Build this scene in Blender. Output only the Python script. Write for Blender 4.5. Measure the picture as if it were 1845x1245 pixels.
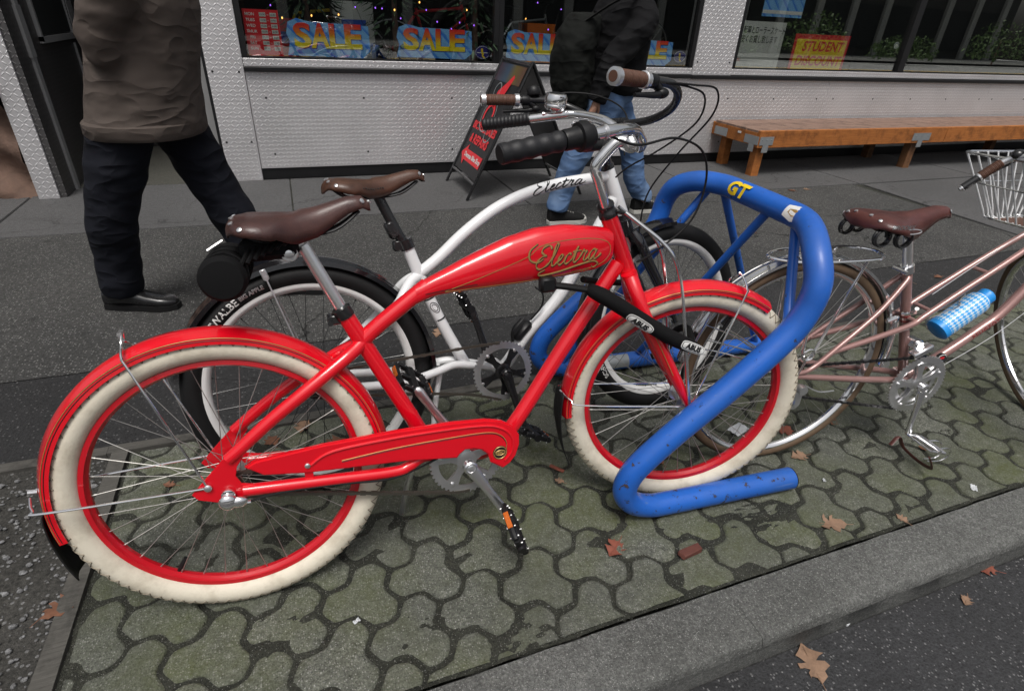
import bpy, bmesh, math, random
from mathutils import Vector, Matrix
import numpy as np
random.seed(7); np.random.seed(7)
for o in list(bpy.data.objects): bpy.data.objects.remove(o)
SC = bpy.context.scene
COL = SC.collection
PI = math.pi
# world axes: x along the shop front, y into the building, z up; shop front at y = 0, pavement at z = 0, metres
# ---------------------------------------------------------------- camera
PHI, WD = 0.3796650, 5.4622400
def S(x, y, z=0.0):
    c, s = math.cos(PHI), math.sin(PHI)
    return Vector((x*c+(y-WD)*s, -x*s+(y-WD)*c, z))
def Sd(x, y, z=0.0):
    c, s = math.cos(PHI), math.sin(PHI)
    return Vector((x*c+y*s, -x*s+y*c, z))
cam = bpy.data.cameras.new('camera'); camo = bpy.data.objects.new('camera', cam); COL.objects.link(camo)
th, ro = 0.5276908, 0.0507977
fw = Vector((0, math.cos(th), -math.sin(th))); rt = Vector((1, 0, 0)); up = rt.cross(fw)
rt2 = rt*math.cos(ro)+up*math.sin(ro); up2 = -rt*math.sin(ro)+up*math.cos(ro)
rt2, up2, fw = Sd(*rt2), Sd(*up2), Sd(*fw)
M = Matrix.Identity(4)
for i in range(3): M[i][0], M[i][1], M[i][2] = rt2[i], up2[i], -fw[i]
M.translation = S(0, 0, 1.2371088)
camo.matrix_world = M
cam.sensor_fit = 'HORIZONTAL'; cam.sensor_width = 36.0; cam.lens = 36*1010.28/1845
cam.clip_start = 0.02; cam.clip_end = 500
SC.camera = camo
# ---------------------------------------------------------------- sky, sun, exposure (overcast)
SUN_EL, SUN_AZ = math.radians(66), math.radians(200)      # azimuth from +y, clockwise seen from above
wld = bpy.data.worlds.new('World'); SC.world = wld; wld.use_nodes = True
nt = wld.node_tree; bg = nt.nodes['Background']
sky = nt.nodes.new('ShaderNodeTexSky'); sky.sky_type = 'NISHITA'; sky.sun_disc = False
sky.sun_elevation = SUN_EL; sky.sun_rotation = SUN_AZ; sky.air_density = 1.0; sky.dust_density = 6.0; sky.ozone_density = 0.4
hsv = nt.nodes.new('ShaderNodeHueSaturation'); hsv.inputs['Saturation'].default_value = 0.30   # cloud-grey sky
nt.links.new(sky.outputs[0], hsv.inputs['Color']); nt.links.new(hsv.outputs[0], bg.inputs['Color'])
bg.inputs['Strength'].default_value = 0.085
sl = bpy.data.lights.new('sun', 'SUN'); so = bpy.data.objects.new('sun', sl); COL.objects.link(so)
sl.energy = 1.5; sl.angle = math.radians(22); sl.color = (1.0, 0.965, 0.92)
sdir = Vector((math.sin(SUN_AZ)*math.cos(SUN_EL), math.cos(SUN_AZ)*math.cos(SUN_EL), math.sin(SUN_EL)))
so.rotation_euler = (-sdir).to_track_quat('-Z', 'Y').to_euler()
so.location = sdir*40
vs = SC.view_settings; vs.view_transform = 'Standard'; vs.look = 'None'; vs.exposure = 0.25; vs.gamma = 1.0; vs.use_curve_mapping = False
SC.cycles.max_bounces = 8; SC.cycles.glossy_bounces = 5; SC.cycles.transparent_max_bounces = 12; SC.cycles.transmission_bounces = 6
SC.cycles.caustics_reflective = False; SC.cycles.caustics_refractive = False

# ---------------------------------------------------------------- materials
MATS = {}
class NT:
    def __init__(s, name):
        s.m = bpy.data.materials.new(name); s.m.use_nodes = True; s.t = s.m.node_tree
        s.b = s.t.nodes['Principled BSDF']; s.out = s.t.nodes['Material Output']; MATS[name] = s.m
    def n(s, typ, **kw):
        nd = s.t.nodes.new(typ)
        for k, v in kw.items(): setattr(nd, k, v)
        return nd
    def l(s, a, b): s.t.links.new(a, b)
    def coord(s, kind='Object'):
        if kind == 'World': return s.n('ShaderNodeNewGeometry').outputs['Position']
        return s.n('ShaderNodeTexCoord').outputs[kind]
    def noise(s, co, scale, detail=4, rough=.55):
        nd = s.n('ShaderNodeTexNoise'); nd.inputs['Scale'].default_value = scale; nd.inputs['Detail'].default_value = detail
        nd.inputs['Roughness'].default_value = rough; s.l(co, nd.inputs['Vector']); return nd.outputs['Fac']
    def voro(s, co, scale, feature='F1', out='Distance'):
        nd = s.n('ShaderNodeTexVoronoi', feature=feature); nd.inputs['Scale'].default_value = scale; s.l(co, nd.inputs['Vector']); return nd.outputs[out]
    def math(s, op, a, b=None, c=None, clamp=False):
        nd = s.n('ShaderNodeMath', operation=op); nd.use_clamp = clamp
        for i, q in enumerate((a, b, c)):
            if q is None: continue
            if isinstance(q, (int, float)): nd.inputs[i].default_value = q
            else: s.l(q, nd.inputs[i])
        return nd.outputs[0]
    def ramp(s, fac, stops, interp='LINEAR'):
        nd = s.n('ShaderNodeValToRGB'); s.l(fac, nd.inputs[0]); cr = nd.color_ramp; cr.interpolation = interp
        while len(cr.elements) < len(stops): cr.elements.new(.5)
        for e, (p, c) in zip(cr.elements, stops):
            e.position = p; e.color = (c, c, c, 1) if isinstance(c, (int, float)) else tuple(c)+(1,)
        return nd.outputs[0]
    def mix(s, fac, a, b, mode='MIX'):
        nd = s.n('ShaderNodeMix', data_type='RGBA', blend_type=mode)
        for inp, q in ((nd.inputs[0], fac), (nd.inputs[6], a), (nd.inputs[7], b)):
            if isinstance(q, (int, float)): inp.default_value = q
            elif isinstance(q, (tuple, list)): inp.default_value = tuple(q)+(1,)
            else: s.l(q, inp)
        return nd.outputs[2]
    def bump(s, h, dist, strength=1.0):
        nd = s.n('ShaderNodeBump'); nd.inputs['Distance'].default_value = dist; nd.inputs['Strength'].default_value = strength
        s.l(h, nd.inputs['Height']); s.l(nd.outputs[0], s.b.inputs['Normal'])
    def set(s, **kw):
        names = dict(base='Base Color', rough='Roughness', metal='Metallic', coat='Coat Weight', coatr='Coat Roughness', spec='Specular IOR Level',
                     ior='IOR', trans='Transmission Weight', emit='Emission Color', emits='Emission Strength', sheen='Sheen Weight', alpha='Alpha')
        for k, v in kw.items():
            i = s.b.inputs[names[k]]
            if isinstance(v, (int, float)): i.default_value = v
            elif isinstance(v, (tuple, list)): i.default_value = tuple(v)+(1,) if len(v) == 3 else v
            else: s.l(v, i)
        return s
def simple(name, base, rough=.5, metal=0., var=.12, vs=30., bump=0., bs=200., **kw):
    t = NT(name); co = t.coord(); nz = t.noise(co, vs, 5, .6)
    lo = tuple(c*(1-var) for c in base); hi = tuple(min(1, c*(1+var)) for c in base)
    t.set(base=t.mix(nz, lo, hi), metal=metal, rough=t.math('MULTIPLY_ADD', nz, rough*.3, rough*.85), **kw)
    if bump: t.bump(t.noise(co, bs, 4), bump)
    return t.m
simple('chrome', (.86, .86, .87), .13, .95, .04, 60)
simple('polished', (.95, .95, .96), .30, 1., .05, 50)
simple('alloy', (.82, .82, .83), .30, .92, .10, 60, .0002, 500)
simple('steel_grey', (.66, .66, .665), .34, .9, .10, 60)
simple('spoke_steel', (.42, .41, .39), .45, .9, .1, 90)
simple('black_metal', (.012, .012, .013), .28, 0., .2, 40, coat=.4, coatr=.12)
simple('black_plastic', (.009, .009, .010), .42, 0., .25, 90, .0003, 400, spec=.35)
simple('black_rubber', (.009, .009, .0095), .6, 0., .25, 40, .0004, 300, spec=.3)
simple('grip_rubber', (.010, .010, .012), .5, 0., .25, 70, .0004, 600)
simple('fabric_black', (.005, .005, .0055), .8, 0., .3, 120, .0008, 700, spec=.2)
simple('white_paint', (.84, .85, .86), .22, 0., .04, 12, coat=.6, coatr=.06)
simple('rim_white', (.78, .78, .77), .32, 0., .08, 25)
simple('gold_line', (.46, .29, .10), .4, .3, .1, 40)
simple('black_print', (.012, .012, .012), .5, 0., .1, 40)
simple('white_print', (.75, .75, .73), .5, 0., .08, 40)
simple('orange_reflector', (.55, .12, .01), .18, 0., .15, 400, .0006, 900)
simple('red_print', (.72, .02, .03), .45, 0., .08, 30)
simple('yellow_print', (.95, .66, .02), .45, 0., .08, 30)
simple('blue_print', (.03, .10, .50), .4, 0., .1, 20)
simple('navy_print', (.03, .025, .20), .4, 0., .1, 20)
simple('skin', (.42, .23, .16), .5, 0., .12, 30, .0006, 300)
simple('hair', (.03, .02, .015), .6, 0., .3, 120, .003, 300)
simple('grip_leather', (.10, .045, .028), .6, 0., .3, 120)
simple('copper_stripe', (.25, .03, .03), .35, 0.)
simple('chain_steel', (.17, .155, .13), .42, .85, .3, 200)
simple('galvanised', (.36, .38, .39), .5, .55, .18, 25, .0004, 150)
simple('dark_trim', (.008, .008, .009), .42, 0., .3, 12, .0004, 120)
simple('grey_trim', (.33, .33, .33), .5, .2, .15, 10)
simple('paper_white', (.62, .63, .60), .7, 0., .05, 8)
simple('interior_dark', (.035, .032, .03), .8, 0., .3, 4)
simple('interior_floor', (.07, .055, .045), .6, 0., .2, 5)
simple('brown_bark', (.16, .10, .075), .9, 0., .5, 14, .012, 14)
simple('leaf_green', (.08, .14, .04), .6, 0., .4, 5)
simple('tree_green', (.02, .045, .02), .7, 0., .5, 8)
simple('opposite_wall', (.05, .05, .047), .85, 0., .25, .8)
simple('opposite_pale', (.38, .38, .35), .8, 0., .15, .8)
simple('opposite_glass', (.012, .014, .014), .7, 0., .1, .5)
simple('yellow_road_paint', (.75, .48, .05), .7, 0., .3, 4)
simple('leaf_brown', (.17, .075, .042), .75, 0., .6, 70, .0008, 150)
simple('leaf_tan', (.25, .155, .10), .75, 0., .55, 70, .0008, 150)
simple('leaf_rust', (.22, .065, .04), .7, 0., .55, 70, .0008, 150)
simple('wood_chip', (.11, .035, .025), .75, 0., .35, 60, .0012, 120)
simple('white_litter', (.60, .62, .64), .6, 0., .1, 50)
simple('purple_light', (.2, .05, .6), .5, emit=(.35, .12, 1.0), emits=3.)
simple('warm_light', (.8, .4, .1), .5, emit=(1.0, .45, .10), emits=4.)
simple('bottle_cap', (.03, .34, .88), .35, 0., .06, 30)

def paint(name, c, flake=0., rough=.2, metal=0., dirt=.0):
    t = NT(name); co = t.coord(); nz = t.noise(co, 9, 4); base = t.mix(nz, tuple(q*.93 for q in c), tuple(min(1, q*1.05) for q in c))
    if dirt:
        d = t.ramp(t.noise(co, 26, 6, .7), [(.60, 0), (.78, dirt)])
        base = t.mix(d, base, (.10, .075, .055))
    t.set(base=base, metal=metal, rough=t.math('MULTIPLY_ADD', t.noise(co, 40, 5), .12, rough), coat=1., coatr=.05)
    return t.m
paint('red_paint', (.78, .002, .014), rough=.24)
paint('rim_red', (.60, .003, .014), rough=.32)
paint('pink_paint', (.40, .225, .205), metal=.35, rough=.32)
paint('fender_black', (.008, .008, .010), rough=.12)
# cream tyre with grubby shoulders
t = NT('cream_rubber'); co = t.coord(); nz = t.noise(co, 16, 6, .65)
t.set(base=t.mix(t.ramp(nz, [(.45, 0), (.70, .80)]), (.76, .70, .575), (.50, .44, .34)), rough=.6)
t.bump(t.noise(co, 160, 4), .0006)
t = NT('tread_line'); t.set(base=(.27, .235, .18), rough=.85)
# tan wall tyre
simple('tan_rubber', (.13, .085, .052), .7, 0., .25, 40, .0006, 300)
# blue rack paint with rusty chips
t = NT('rack_blue'); co = t.coord(); n1 = t.noise(co, 34, 7, .72); n2 = t.noise(co, 5, 4)
sx = t.n('ShaderNodeSeparateXYZ'); t.l(t.coord('World'), sx.inputs[0])
low = t.math('ADD', .652, t.math('MULTIPLY', sx.outputs[2], .075))        # more chips near the ground, where feet and pedals hit
th1 = t.math('GREATER_THAN', n1, t.math('ADD', low, t.math('MULTIPLY', n2, -.10)))
th2 = t.math('GREATER_THAN', n1, t.math('ADD', low, t.math('MULTIPLY_ADD', n2, -.10, .025)))
blue = t.mix(t.noise(co, 7, 5), (.010, .10, .47), (.022, .16, .66))
dst = t.ramp(t.noise(co, 3.3, 6, .7), [(.42, 0), (.72, .42)]); scr = t.n('ShaderNodeTexNoise'); mp_ = t.n('ShaderNodeMapping'); mp_.inputs['Scale'].default_value = (9, 120, 60); mp_.inputs['Rotation'].default_value = (.5, .3, .7); t.l(co, mp_.inputs[0]); t.l(mp_.outputs[0], scr.inputs['Vector']); scr.inputs['Scale'].default_value = 1.; scr.inputs['Detail'].default_value = 3
blue = t.mix(dst, blue, (.035, .085, .24)); blue = t.mix(t.ramp(scr.outputs['Fac'], [(.70, 0), (.76, .55)]), blue, (.12, .20, .42))
t.set(base=t.mix(th2, t.mix(th1, blue, (.03, .045, .09)), (.075, .04, .028)), rough=t.math('ADD', t.math('MULTIPLY', dst, .5), t.math('MULTIPLY_ADD', th1, .35, .33)), coat=.25, coatr=.2)
t.bump(t.math('MULTIPLY_ADD', th1, -.5, t.math('MULTIPLY', n1, .25)), .0012)
# saddle leather
def leather(name, c1, c2):
    t = NT(name); co = t.coord(); n1 = t.noise(co, 22, 6, .6); n2 = t.noise(co, 300, 3)
    t.set(base=t.mix(t.ramp(n1, [(.3, 0), (.7, 1)]), c1, c2), rough=t.math('MULTIPLY_ADD', n1, .25, .27), coat=.25, coatr=.25); t.bump(n2, .0006)
leather('leather_brown', (.040, .017, .016), (.085, .035, .029))
leather('leather_tan', (.045, .020, .012), (.10, .044, .026))
leather('leather_red', (.06, .016, .014), (.11, .032, .026))
# cloth
def cloth(name, c, s=7., crease=.012, fine=900, rough=.85, faded=None):
    t = NT(name); co = t.coord(); n1 = t.noise(co, s, 4, .5); base = t.mix(n1, tuple(q*.85 for q in c), tuple(q*1.15 for q in c))
    if faded: base = t.mix(t.ramp(t.noise(co, s*.6, 5), [(.45, 0), (.68, .8)]), base, faded)
    t.set(base=base, rough=rough, spec=.25)
    def ridge(sc, sx, sy, sz, rot):
        mp = t.n('ShaderNodeMapping'); mp.inputs['Scale'].default_value = (sx, sy, sz); mp.inputs['Rotation'].default_value = rot; t.l(co, mp.inputs[0])
        return t.math('POWER', t.math('SUBTRACT', 1., t.math('MULTIPLY', t.math('ABSOLUTE', t.math('SUBTRACT', t.noise(mp.outputs[0], sc, 2, .45), .5)), 5.), clamp=True), 2.)
    r1 = ridge(2.6, 1, 1, 2.4, (.3, .5, .2)); r2 = ridge(4.5, 1, 1, 2.0, (-.4, -.6, .4))
    t.bump(t.math('ADD', t.math('MULTIPLY', r1, .9), t.math('ADD', t.math('MULTIPLY', r2, .5), t.math('MULTIPLY_ADD', t.noise(co, fine, 2), .05, t.math('MULTIPLY', n1, .4)))), crease)
cloth('jacket_brown', (.092, .074, .064), 5, .010)
cloth('trouser_navy', (.0055, .0065, .0115), 5, .014)
cloth('jacket_black', (.0035, .0035, .0045), 6, .02)
cloth('jeans', (.10, .175, .33), 7, .010, faded=(.20, .29, .44))
cloth('bag_plaid', (.005, .006, .005), 20, .008)
cloth('canvas_black', (.012, .012, .012), 20, .004)
cloth('canvas_white', (.55, .54, .50), 20, .004)
# wood
def wood(name, c1, c2, axis=0, s=5., rough=.7):
    t = NT(name); co = t.coord(); mp = t.n('ShaderNodeMapping'); sc = [14., 14., 14.]; sc[axis] = 1.0; mp.inputs['Scale'].default_value = sc; t.l(co, mp.inputs[0])
    n1 = t.noise(mp.outputs[0], s, 6, .65); rnd = t.n('ShaderNodeObjectInfo').outputs['Random']
    c = t.mix(t.ramp(n1, [(.3, 0), (.7, 1)]), c1, c2)
    c = t.mix(t.math('MULTIPLY', rnd, .25), c, tuple(q*.6 for q in c1))
    st = t.ramp(t.noise(co, 7, 6, .75), [(.48, 0), (.66, .8)])
    t.set(base=t.mix(st, c, tuple(q*.35 for q in c1)), rough=rough); t.bump(n1, .0025)
wood('bench_wood', (.36, .115, .022), (.52, .19, .045))
wood('bench_top', (.22, .135, .10), (.32, .21, .16))
wood('old_plank', (.06, .057, .05), (.105, .10, .09), s=9, rough=.9)
wood('bench_leg', (.15, .07, .03), (.26, .12, .05), axis=2)
# diamond plate (bars alternate at +-45 degrees); x and y are summed so that returns carry the pattern too
def diamond(name, c, rough, pitch=.031, metal=.85, dark=1.):
    t = NT(name); co = t.coord(); s = t.n('ShaderNodeSeparateXYZ'); t.l(co, s.inputs[0])
    X = t.math('MULTIPLY', t.math('ADD', s.outputs[0], s.outputs[1]), 1/pitch); Z = t.math('MULTIPLY', s.outputs[2], 1/pitch)
    par = t.math('MODULO', t.math('ABSOLUTE', t.math('ADD', t.math('FLOOR', X), t.math('FLOOR', Z))), 2.)
    fx = t.math('SUBTRACT', t.math('FRACT', X), .5); fz = t.math('SUBTRACT', t.math('FRACT', Z), .5)
    a = t.math('MULTIPLY', t.math('ADD', fx, fz), .7071); b = t.math('MULTIPLY', t.math('SUBTRACT', fx, fz), .7071)
    def mixf(p, u, v): return t.math('ADD', t.math('MULTIPLY', p, u), t.math('MULTIPLY', t.math('SUBTRACT', 1., p), v))
    A, B = mixf(par, a, b), mixf(par, b, a)
    d = t.math('ADD', t.math('POWER', t.math('ABSOLUTE', t.math('DIVIDE', A, .50)), 2.), t.math('POWER', t.math('ABSOLUTE', t.math('DIVIDE', B, .145)), 2.))
    h = t.math('SUBTRACT', 1., d, clamp=True); h = t.math('POWER', h, .6)
    n1 = t.noise(co, 2.2, 5, .6); n2 = t.noise(co, 60, 4)
    base = t.mix(n1, tuple(q*.8 for q in c), tuple(q*1.12 for q in c))
    base = t.mix(t.math('MULTIPLY', h, .5), base, tuple(min(1, q*1.35) for q in c))
    t.set(base=base, metal=metal, rough=t.math('ADD', t.math('MULTIPLY_ADD', n1, .16, rough-.08), t.math('MULTIPLY', n2, .06)))
    t.bump(h, .0027, .85)
diamond('diamond_plate', (.76, .745, .755), .42, metal=.65)
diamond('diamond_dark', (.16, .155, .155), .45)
# glass pane: thin, reflecting, slightly tinted
t = NT('shop_glass'); t.t.nodes.remove(t.b)
fr = t.n('ShaderNodeLayerWeight'); fr.inputs[0].default_value = .5
tr = t.n('ShaderNodeBsdfTransparent'); tr.inputs[0].default_value = (.86, .88, .87, 1)
gl = t.n('ShaderNodeBsdfGlossy'); gl.inputs['Roughness'].default_value = .01; gl.inputs[0].default_value = (.95, .95, .95, 1)
mx = t.n('ShaderNodeMixShader'); t.l(t.math('MULTIPLY_ADD', t.math('POWER', fr.outputs['Facing'], 4.), .80, .13, clamp=True), mx.inputs[0]); t.l(tr.outputs[0], mx.inputs[1]); t.l(gl.outputs[0], mx.inputs[2]); t.l(mx.outputs[0], t.out.inputs[0])
t = NT('boosted_glass'); t.t.nodes.remove(t.b)          # right-hand panes: ordinary shop glass, reflection boosted to brighten the mirrored street
fr = t.n('ShaderNodeLayerWeight'); fr.inputs[0].default_value = .5
tr = t.n('ShaderNodeBsdfTransparent'); tr.inputs[0].default_value = (.92, .94, .93, 1)
gl = t.n('ShaderNodeBsdfGlossy'); gl.inputs['Roughness'].default_value = .008; gl.inputs[0].default_value = (.95, .96, .94, 1)
mx = t.n('ShaderNodeMixShader'); t.l(t.math('MULTIPLY_ADD', t.math('POWER', fr.outputs['Facing'], 4.), .65, .24, clamp=True), mx.inputs[0]); t.l(tr.outputs[0], mx.inputs[1]); t.l(gl.outputs[0], mx.inputs[2]); t.l(mx.outputs[0], t.out.inputs[0])
# ground
def aggregate(name, dark, light, stone, s_big=1.6, st=170, amount=.5, bump=.004, rough=.9, moss=0., world=True, fine=420, stain=.5, crack=0., grain=150):
    t = NT(name); co = t.coord('World' if world else 'Object')
    n1 = t.noise(co, s_big, 6, .6); n2 = t.noise(co, 38, 6, .7); v = t.voro(co, st); vc = t.voro(co, st, out='Color'); n3 = t.noise(co, fine, 3, .7)
    base = t.mix(t.ramp(n1, [(.3, 0), (.72, 1)]), dark, light)
    base = t.mix(t.math('MULTIPLY', t.ramp(n2, [(.40, 0), (.66, 1)]), stain), base, tuple(q*.55 for q in dark))
    sep = t.n('ShaderNodeSeparateColor'); t.l(vc, sep.inputs[0])
    msk = t.math('MULTIPLY', t.math('LESS_THAN', v, .34), t.math('GREATER_THAN', sep.outputs[0], 1-amount*.5))
    msk2 = t.math('MULTIPLY', t.math('LESS_THAN', v, .36), t.math('LESS_THAN', sep.outputs[0], amount*.45))
    base = t.mix(t.math('MULTIPLY', msk, .75), base, stone)
    base = t.mix(t.math('MULTIPLY', msk2, .6), base, tuple(q*.45 for q in dark))
    base = t.mix(t.math('MULTIPLY', t.math('GREATER_THAN', n3, .66), .5), base, tuple(min(1, q*1.9) for q in light))
    gr = t.noise(co, grain, 4, .85); base = t.mix(1., base, t.ramp(gr, [(.30, .42), (.50, .98), (.68, 1.75)]), 'MULTIPLY')
    if crack:
        w2 = t.n('ShaderNodeVectorMath', operation='ADD'); nv = t.n('ShaderNodeTexNoise'); nv.inputs['Scale'].default_value = 2.5; nv.inputs['Detail'].default_value = 5; t.l(co, nv.inputs['Vector']); sc_ = t.n('ShaderNodeVectorMath', operation='SCALE'); sc_.inputs['Scale'].default_value = .55; t.l(nv.outputs['Color'], sc_.inputs[0]); t.l(co, w2.inputs[0]); t.l(sc_.outputs[0], w2.inputs[1])
        ce = t.voro(w2.outputs[0], .75, 'DISTANCE_TO_EDGE'); cm = t.math('MULTIPLY', t.math('LESS_THAN', ce, .0045), t.ramp(t.noise(co, 1.1, 2), [(.42, 0), (.55, crack)])); base = t.mix(cm, base, (.012, .012, .011))
        gum = t.voro(co, 3.2); base = t.mix(t.math('MULTIPLY', t.math('LESS_THAN', gum, .075), .55), base, (.022, .022, .022))
    if moss:
        mm = t.math('MULTIPLY', t.ramp(t.noise(co, 3.1, 5, .6), [(.40, 0), (.70, 1)]), moss)
        base = t.mix(t.math('MULTIPLY', mm, t.ramp(n2, [(.3, .4), (.7, 1)])), base, (.095, .112, .030))
        base = t.mix(t.ramp(t.noise(co, 1.7, 6, .65), [(.54, 0), (.70, .40)]), base, tuple(q*.5 for q in dark))
        base = t.mix(t.ramp(t.noise(co, 11, 6, .75), [(.60, 0), (.70, .5)]), base, tuple(q*.5 for q in dark))
        rnd = t.n('ShaderNodeObjectInfo').outputs['Random']
        base = t.mix(t.math('MULTIPLY', rnd, .35), base, tuple(q*.72 for q in dark))
    t.set(base=base, rough=rough); t.bump(t.math('ADD', t.math('MULTIPLY', n2, .8), t.math('MULTIPLY_ADD', n3, .35, t.math('MULTIPLY', v, -.35))), bump)
    return t.m
aggregate('paver_concrete', (.105, .112, .092), (.178, .184, .152), (.30, .30, .28), 2.4, 200, .8, .006, .9, moss=.9, stain=.7)
aggregate('joint_soil', (.024, .026, .018), (.060, .062, .048), (.26, .26, .24), 6., 300, .40, .012, .95)
aggregate('kerb_concrete', (.098, .100, .094), (.165, .168, .160), (.26, .26, .25), 2.6, 240, .55, .005, .9, stain=.6)
aggregate('kerb_face', (.095, .097, .092), (.14, .142, .135), (.22, .22, .21), 2.1, 240, .35, .004, .9)
aggregate('road_asphalt', (.024, .024, .026), (.052, .053, .056), (.21, .21, .21), .9, 130, .42, .007, .75)
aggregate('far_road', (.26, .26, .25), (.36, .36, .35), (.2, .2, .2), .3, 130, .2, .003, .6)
aggregate('strip_asphalt', (.017, .017, .018), (.034, .034, .035), (.13, .13, .13), 1.2, 110, .3, .009, .8)
aggregate('walk_asphalt', (.044, .044, .043), (.090, .089, .085), (.24, .24, .23), 1.3, 105, .7, .009, .9, stain=.7, crack=.9, grain=90)
aggregate('walk_slab', (.072, .072, .073), (.112, .111, .112), (.18, .18, .18), .9, 300, .25, .002, .8, stain=.55, crack=.5)
aggregate('entry_floor', (.06, .06, .05), (.09, .088, .075), (.15, .15, .14), 1., 300, .2, .001, .7)
aggregate('dirt_gravel', (.045, .043, .038), (.085, .082, .074), (.26, .26, .26), 2.2, 85, .55, .014, .95)
aggregate('gravel_stone', (.12, .12, .118), (.26, .262, .27), (.3, .3, .3), 40, 400, .2, .001, .85)
# bottle: pale blue and white lozenges
t = NT('bottle_blue'); co = t.coord(); s = t.n('ShaderNodeSeparateXYZ'); t.l(co, s.inputs[0])
ang = t.math('MULTIPLY', t.math('ARCTAN2', s.outputs[1], s.outputs[0]), 24/(2*PI)); zz = t.math('MULTIPLY', s.outputs[2], 60.)
ck = t.math('GREATER_THAN', t.math('MULTIPLY', t.math('SINE', t.math('MULTIPLY', t.math('ADD', ang, zz), PI)), t.math('SINE', t.math('MULTIPLY', t.math('SUBTRACT', ang, zz), PI))), 0.)
t.set(base=t.mix(ck, (.04, .40, .92), (.66, .80, .92)), rough=.32)
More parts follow.
